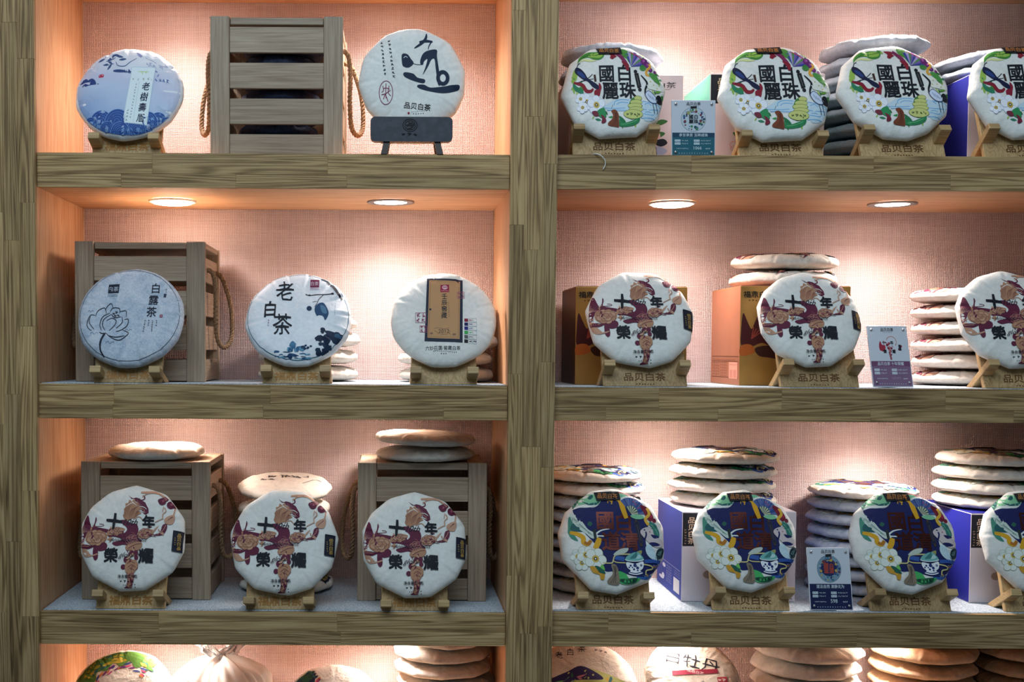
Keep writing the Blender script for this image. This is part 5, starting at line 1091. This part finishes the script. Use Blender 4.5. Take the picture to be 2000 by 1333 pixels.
# ------------------------------------------------------------------ price cards
def card(kind, px0, px1, py0, b, row, lean, Y, label, yaw=0.0):
    zs = floor_z(b, row); x0, x1 = unp(px0, py0 + 60, Y).x, unp(px1, py0 + 60, Y).x; W = x1 - x0; t = math.radians(lean)
    Yt = Y + 0.11 * math.sin(t); H = (unp(px0, py0, Yt).z - zs) / math.cos(t)
    e = empty('price_card', ((x0 + x1) / 2, Y, zs + 0.0015), (0, 0, yaw)); tag(e, label, 'price card', 'printed price cards')
    def onp(o): o.parent = e; o.rotation_euler = (math.pi / 2 - t, 0, 0)
    v, f = box_geo(-W / 2, W / 2, 0, H, -0.003, 0.0); o = mesh_obj('panel', v, f, ACRYL_W); bevel_mesh(o.data, 0.0006, 1); onp(o)
    p = art_card(kind).build('printed_design', None, 1, None, hx=W / 2 - 0.0016, hy=H / 2 - 0.0016, lift=0.0001); onp(p)
    p.location = (0, H / 2 * math.sin(t), H / 2 * math.cos(t))
    sv, sf = lathe([(0.0026, 0.0), (0.0026, 0.0012), (0.0016, 0.0020), (0.0001, 0.0021)], 12)
    for a_, b_ in ((-1, 0.07), (1, 0.07), (-1, 0.93), (1, 0.93)):
        s_ = mesh_obj('screw', sv, sf, STEEL, None, True); onp(s_); xx, hh = a_ * (W / 2 - 0.008), H * b_; s_.location = (xx, hh * math.sin(t), hh * math.cos(t) + 0.0)
        s_.location = Vector((xx, hh * math.sin(t), hh * math.cos(t))) + Vector((0, -math.cos(t), math.sin(t))) * 0.0012
    prism('foot', [(0.003, 0), (0.003 + 0.5 * H * math.sin(t), 0.5 * H * math.cos(t)), (0.006 + 0.5 * H * math.sin(t), 0.5 * H * math.cos(t)), (0.5 * H * math.sin(t) + 0.035, 0)], -0.012, 0.012, ACRYL_W, e, 0.0004)
    return e
card('teal', 1312, 1398, 197, 'R', 1, 3, 0.035, 'white and teal price card reading 1066 on the top right shelf')
card('plum', 1707, 1786, 638, 'R', 2, 19, 0.040, 'lilac and plum price card with a bouquet picture, leaning back')
card('navy', 1584, 1668, 1072, 'R', 3, 14, 0.032, 'white and navy price card reading 598 on the lower right shelf')

# ------------------------------------------------------------------ knotted plastic bag and a loose string
def bag():
    X = unp(432, 1320, 0.235); e = empty('plastic_bag', (X.x, 0.235, floor_z('L', 4))); tag(e, 'knotted thin white plastic bag at the bottom left', 'plastic bag')
    r = random.Random(4); zt = unp(432, 1284, 0.235).z - floor_z('L', 4); V, F = [], []; n, m = 120, 48
    ph = [r.uniform(0, 6.28) for _ in range(12)]
    for j in range(m + 1):
        t = j / m; z = zt * t; body = 0.112 * math.sqrt(max(0.0, 1 - max(0, (t - 0.25) / 0.75) ** 2.2)) if t > 0.25 else 0.112 * (0.8 + 0.8 * t)
        body = max(body, 0.010)
        for k in range(n):
            th = 2 * math.pi * k / n; g = 0.35 + 0.65 * t
            w_ = abs(math.sin(th * 7 + ph[0] + 2.2 * math.sin(th * 2 + ph[1]) + t * 3)) * 0.16 * g + abs(math.sin(th * 13 + ph[2] + 5 * t)) * 0.09 * g + 0.06 * math.sin(th * 3 + t * 9 + ph[3]) + 0.02 * abs(math.sin(th * 29 + t * 11))
            R_ = body * (0.9 + w_); V.append((R_ * math.cos(th), R_ * 0.85 * math.sin(th), z + 0.006 * math.sin(th * 5 + ph[4]) * t))
    for j in range(m):
        for k in range(n): F.append((j * n + k, j * n + (k + 1) % n, (j + 1) * n + (k + 1) % n, (j + 1) * n + k))
    mesh_obj('bag_body', V, F, BAG, e, True)
    for sg, lean in ((-1, -0.030), (1, 0.030)):
        V, F = [], []; q, h = 14, 10
        for j in range(h + 1):
            t = j / h
            for k in range(q + 1):
                u = k / q - 0.5; wd = 0.014 + 0.030 * math.sin(math.pi * min(1, t * 1.15) * 0.8)
                V.append((lean * t * 1.2 + u * wd + 0.004 * math.sin(k * 1.7 + j), 0.008 * sg + 0.007 * math.sin(k * 2.3 + t * 5) * (0.3 + t), zt - 0.006 + 0.036 * t + 0.004 * math.sin(k * 1.3)))
        for j in range(h):
            for k in range(q): F.append((j * (q + 1) + k, j * (q + 1) + k + 1, (j + 1) * (q + 1) + k + 1, (j + 1) * (q + 1) + k))
        mesh_obj('knotted_ear', V, F, BAG, e, True)
bag()
pts = [unp(1155, 304, 0.03), unp(1162, 301.5, 0.012), unp(1172, 303, 0.006), unp(1181, 312, 0.008), unp(1182, 322, 0.0095), unp(1178, 331, 0.0100)]
zs = floor_z('R', 1); pts[0].z = zs + 0.0012; pts[1].z = max(pts[1].z, zs + 0.0012)
V, F = tube_geo(catmull(pts, False, 8), 0.0010, 6)
tag(mesh_obj('string', V, F, STRING, None, True), 'loose white string hanging over the top right shelf edge', 'string')
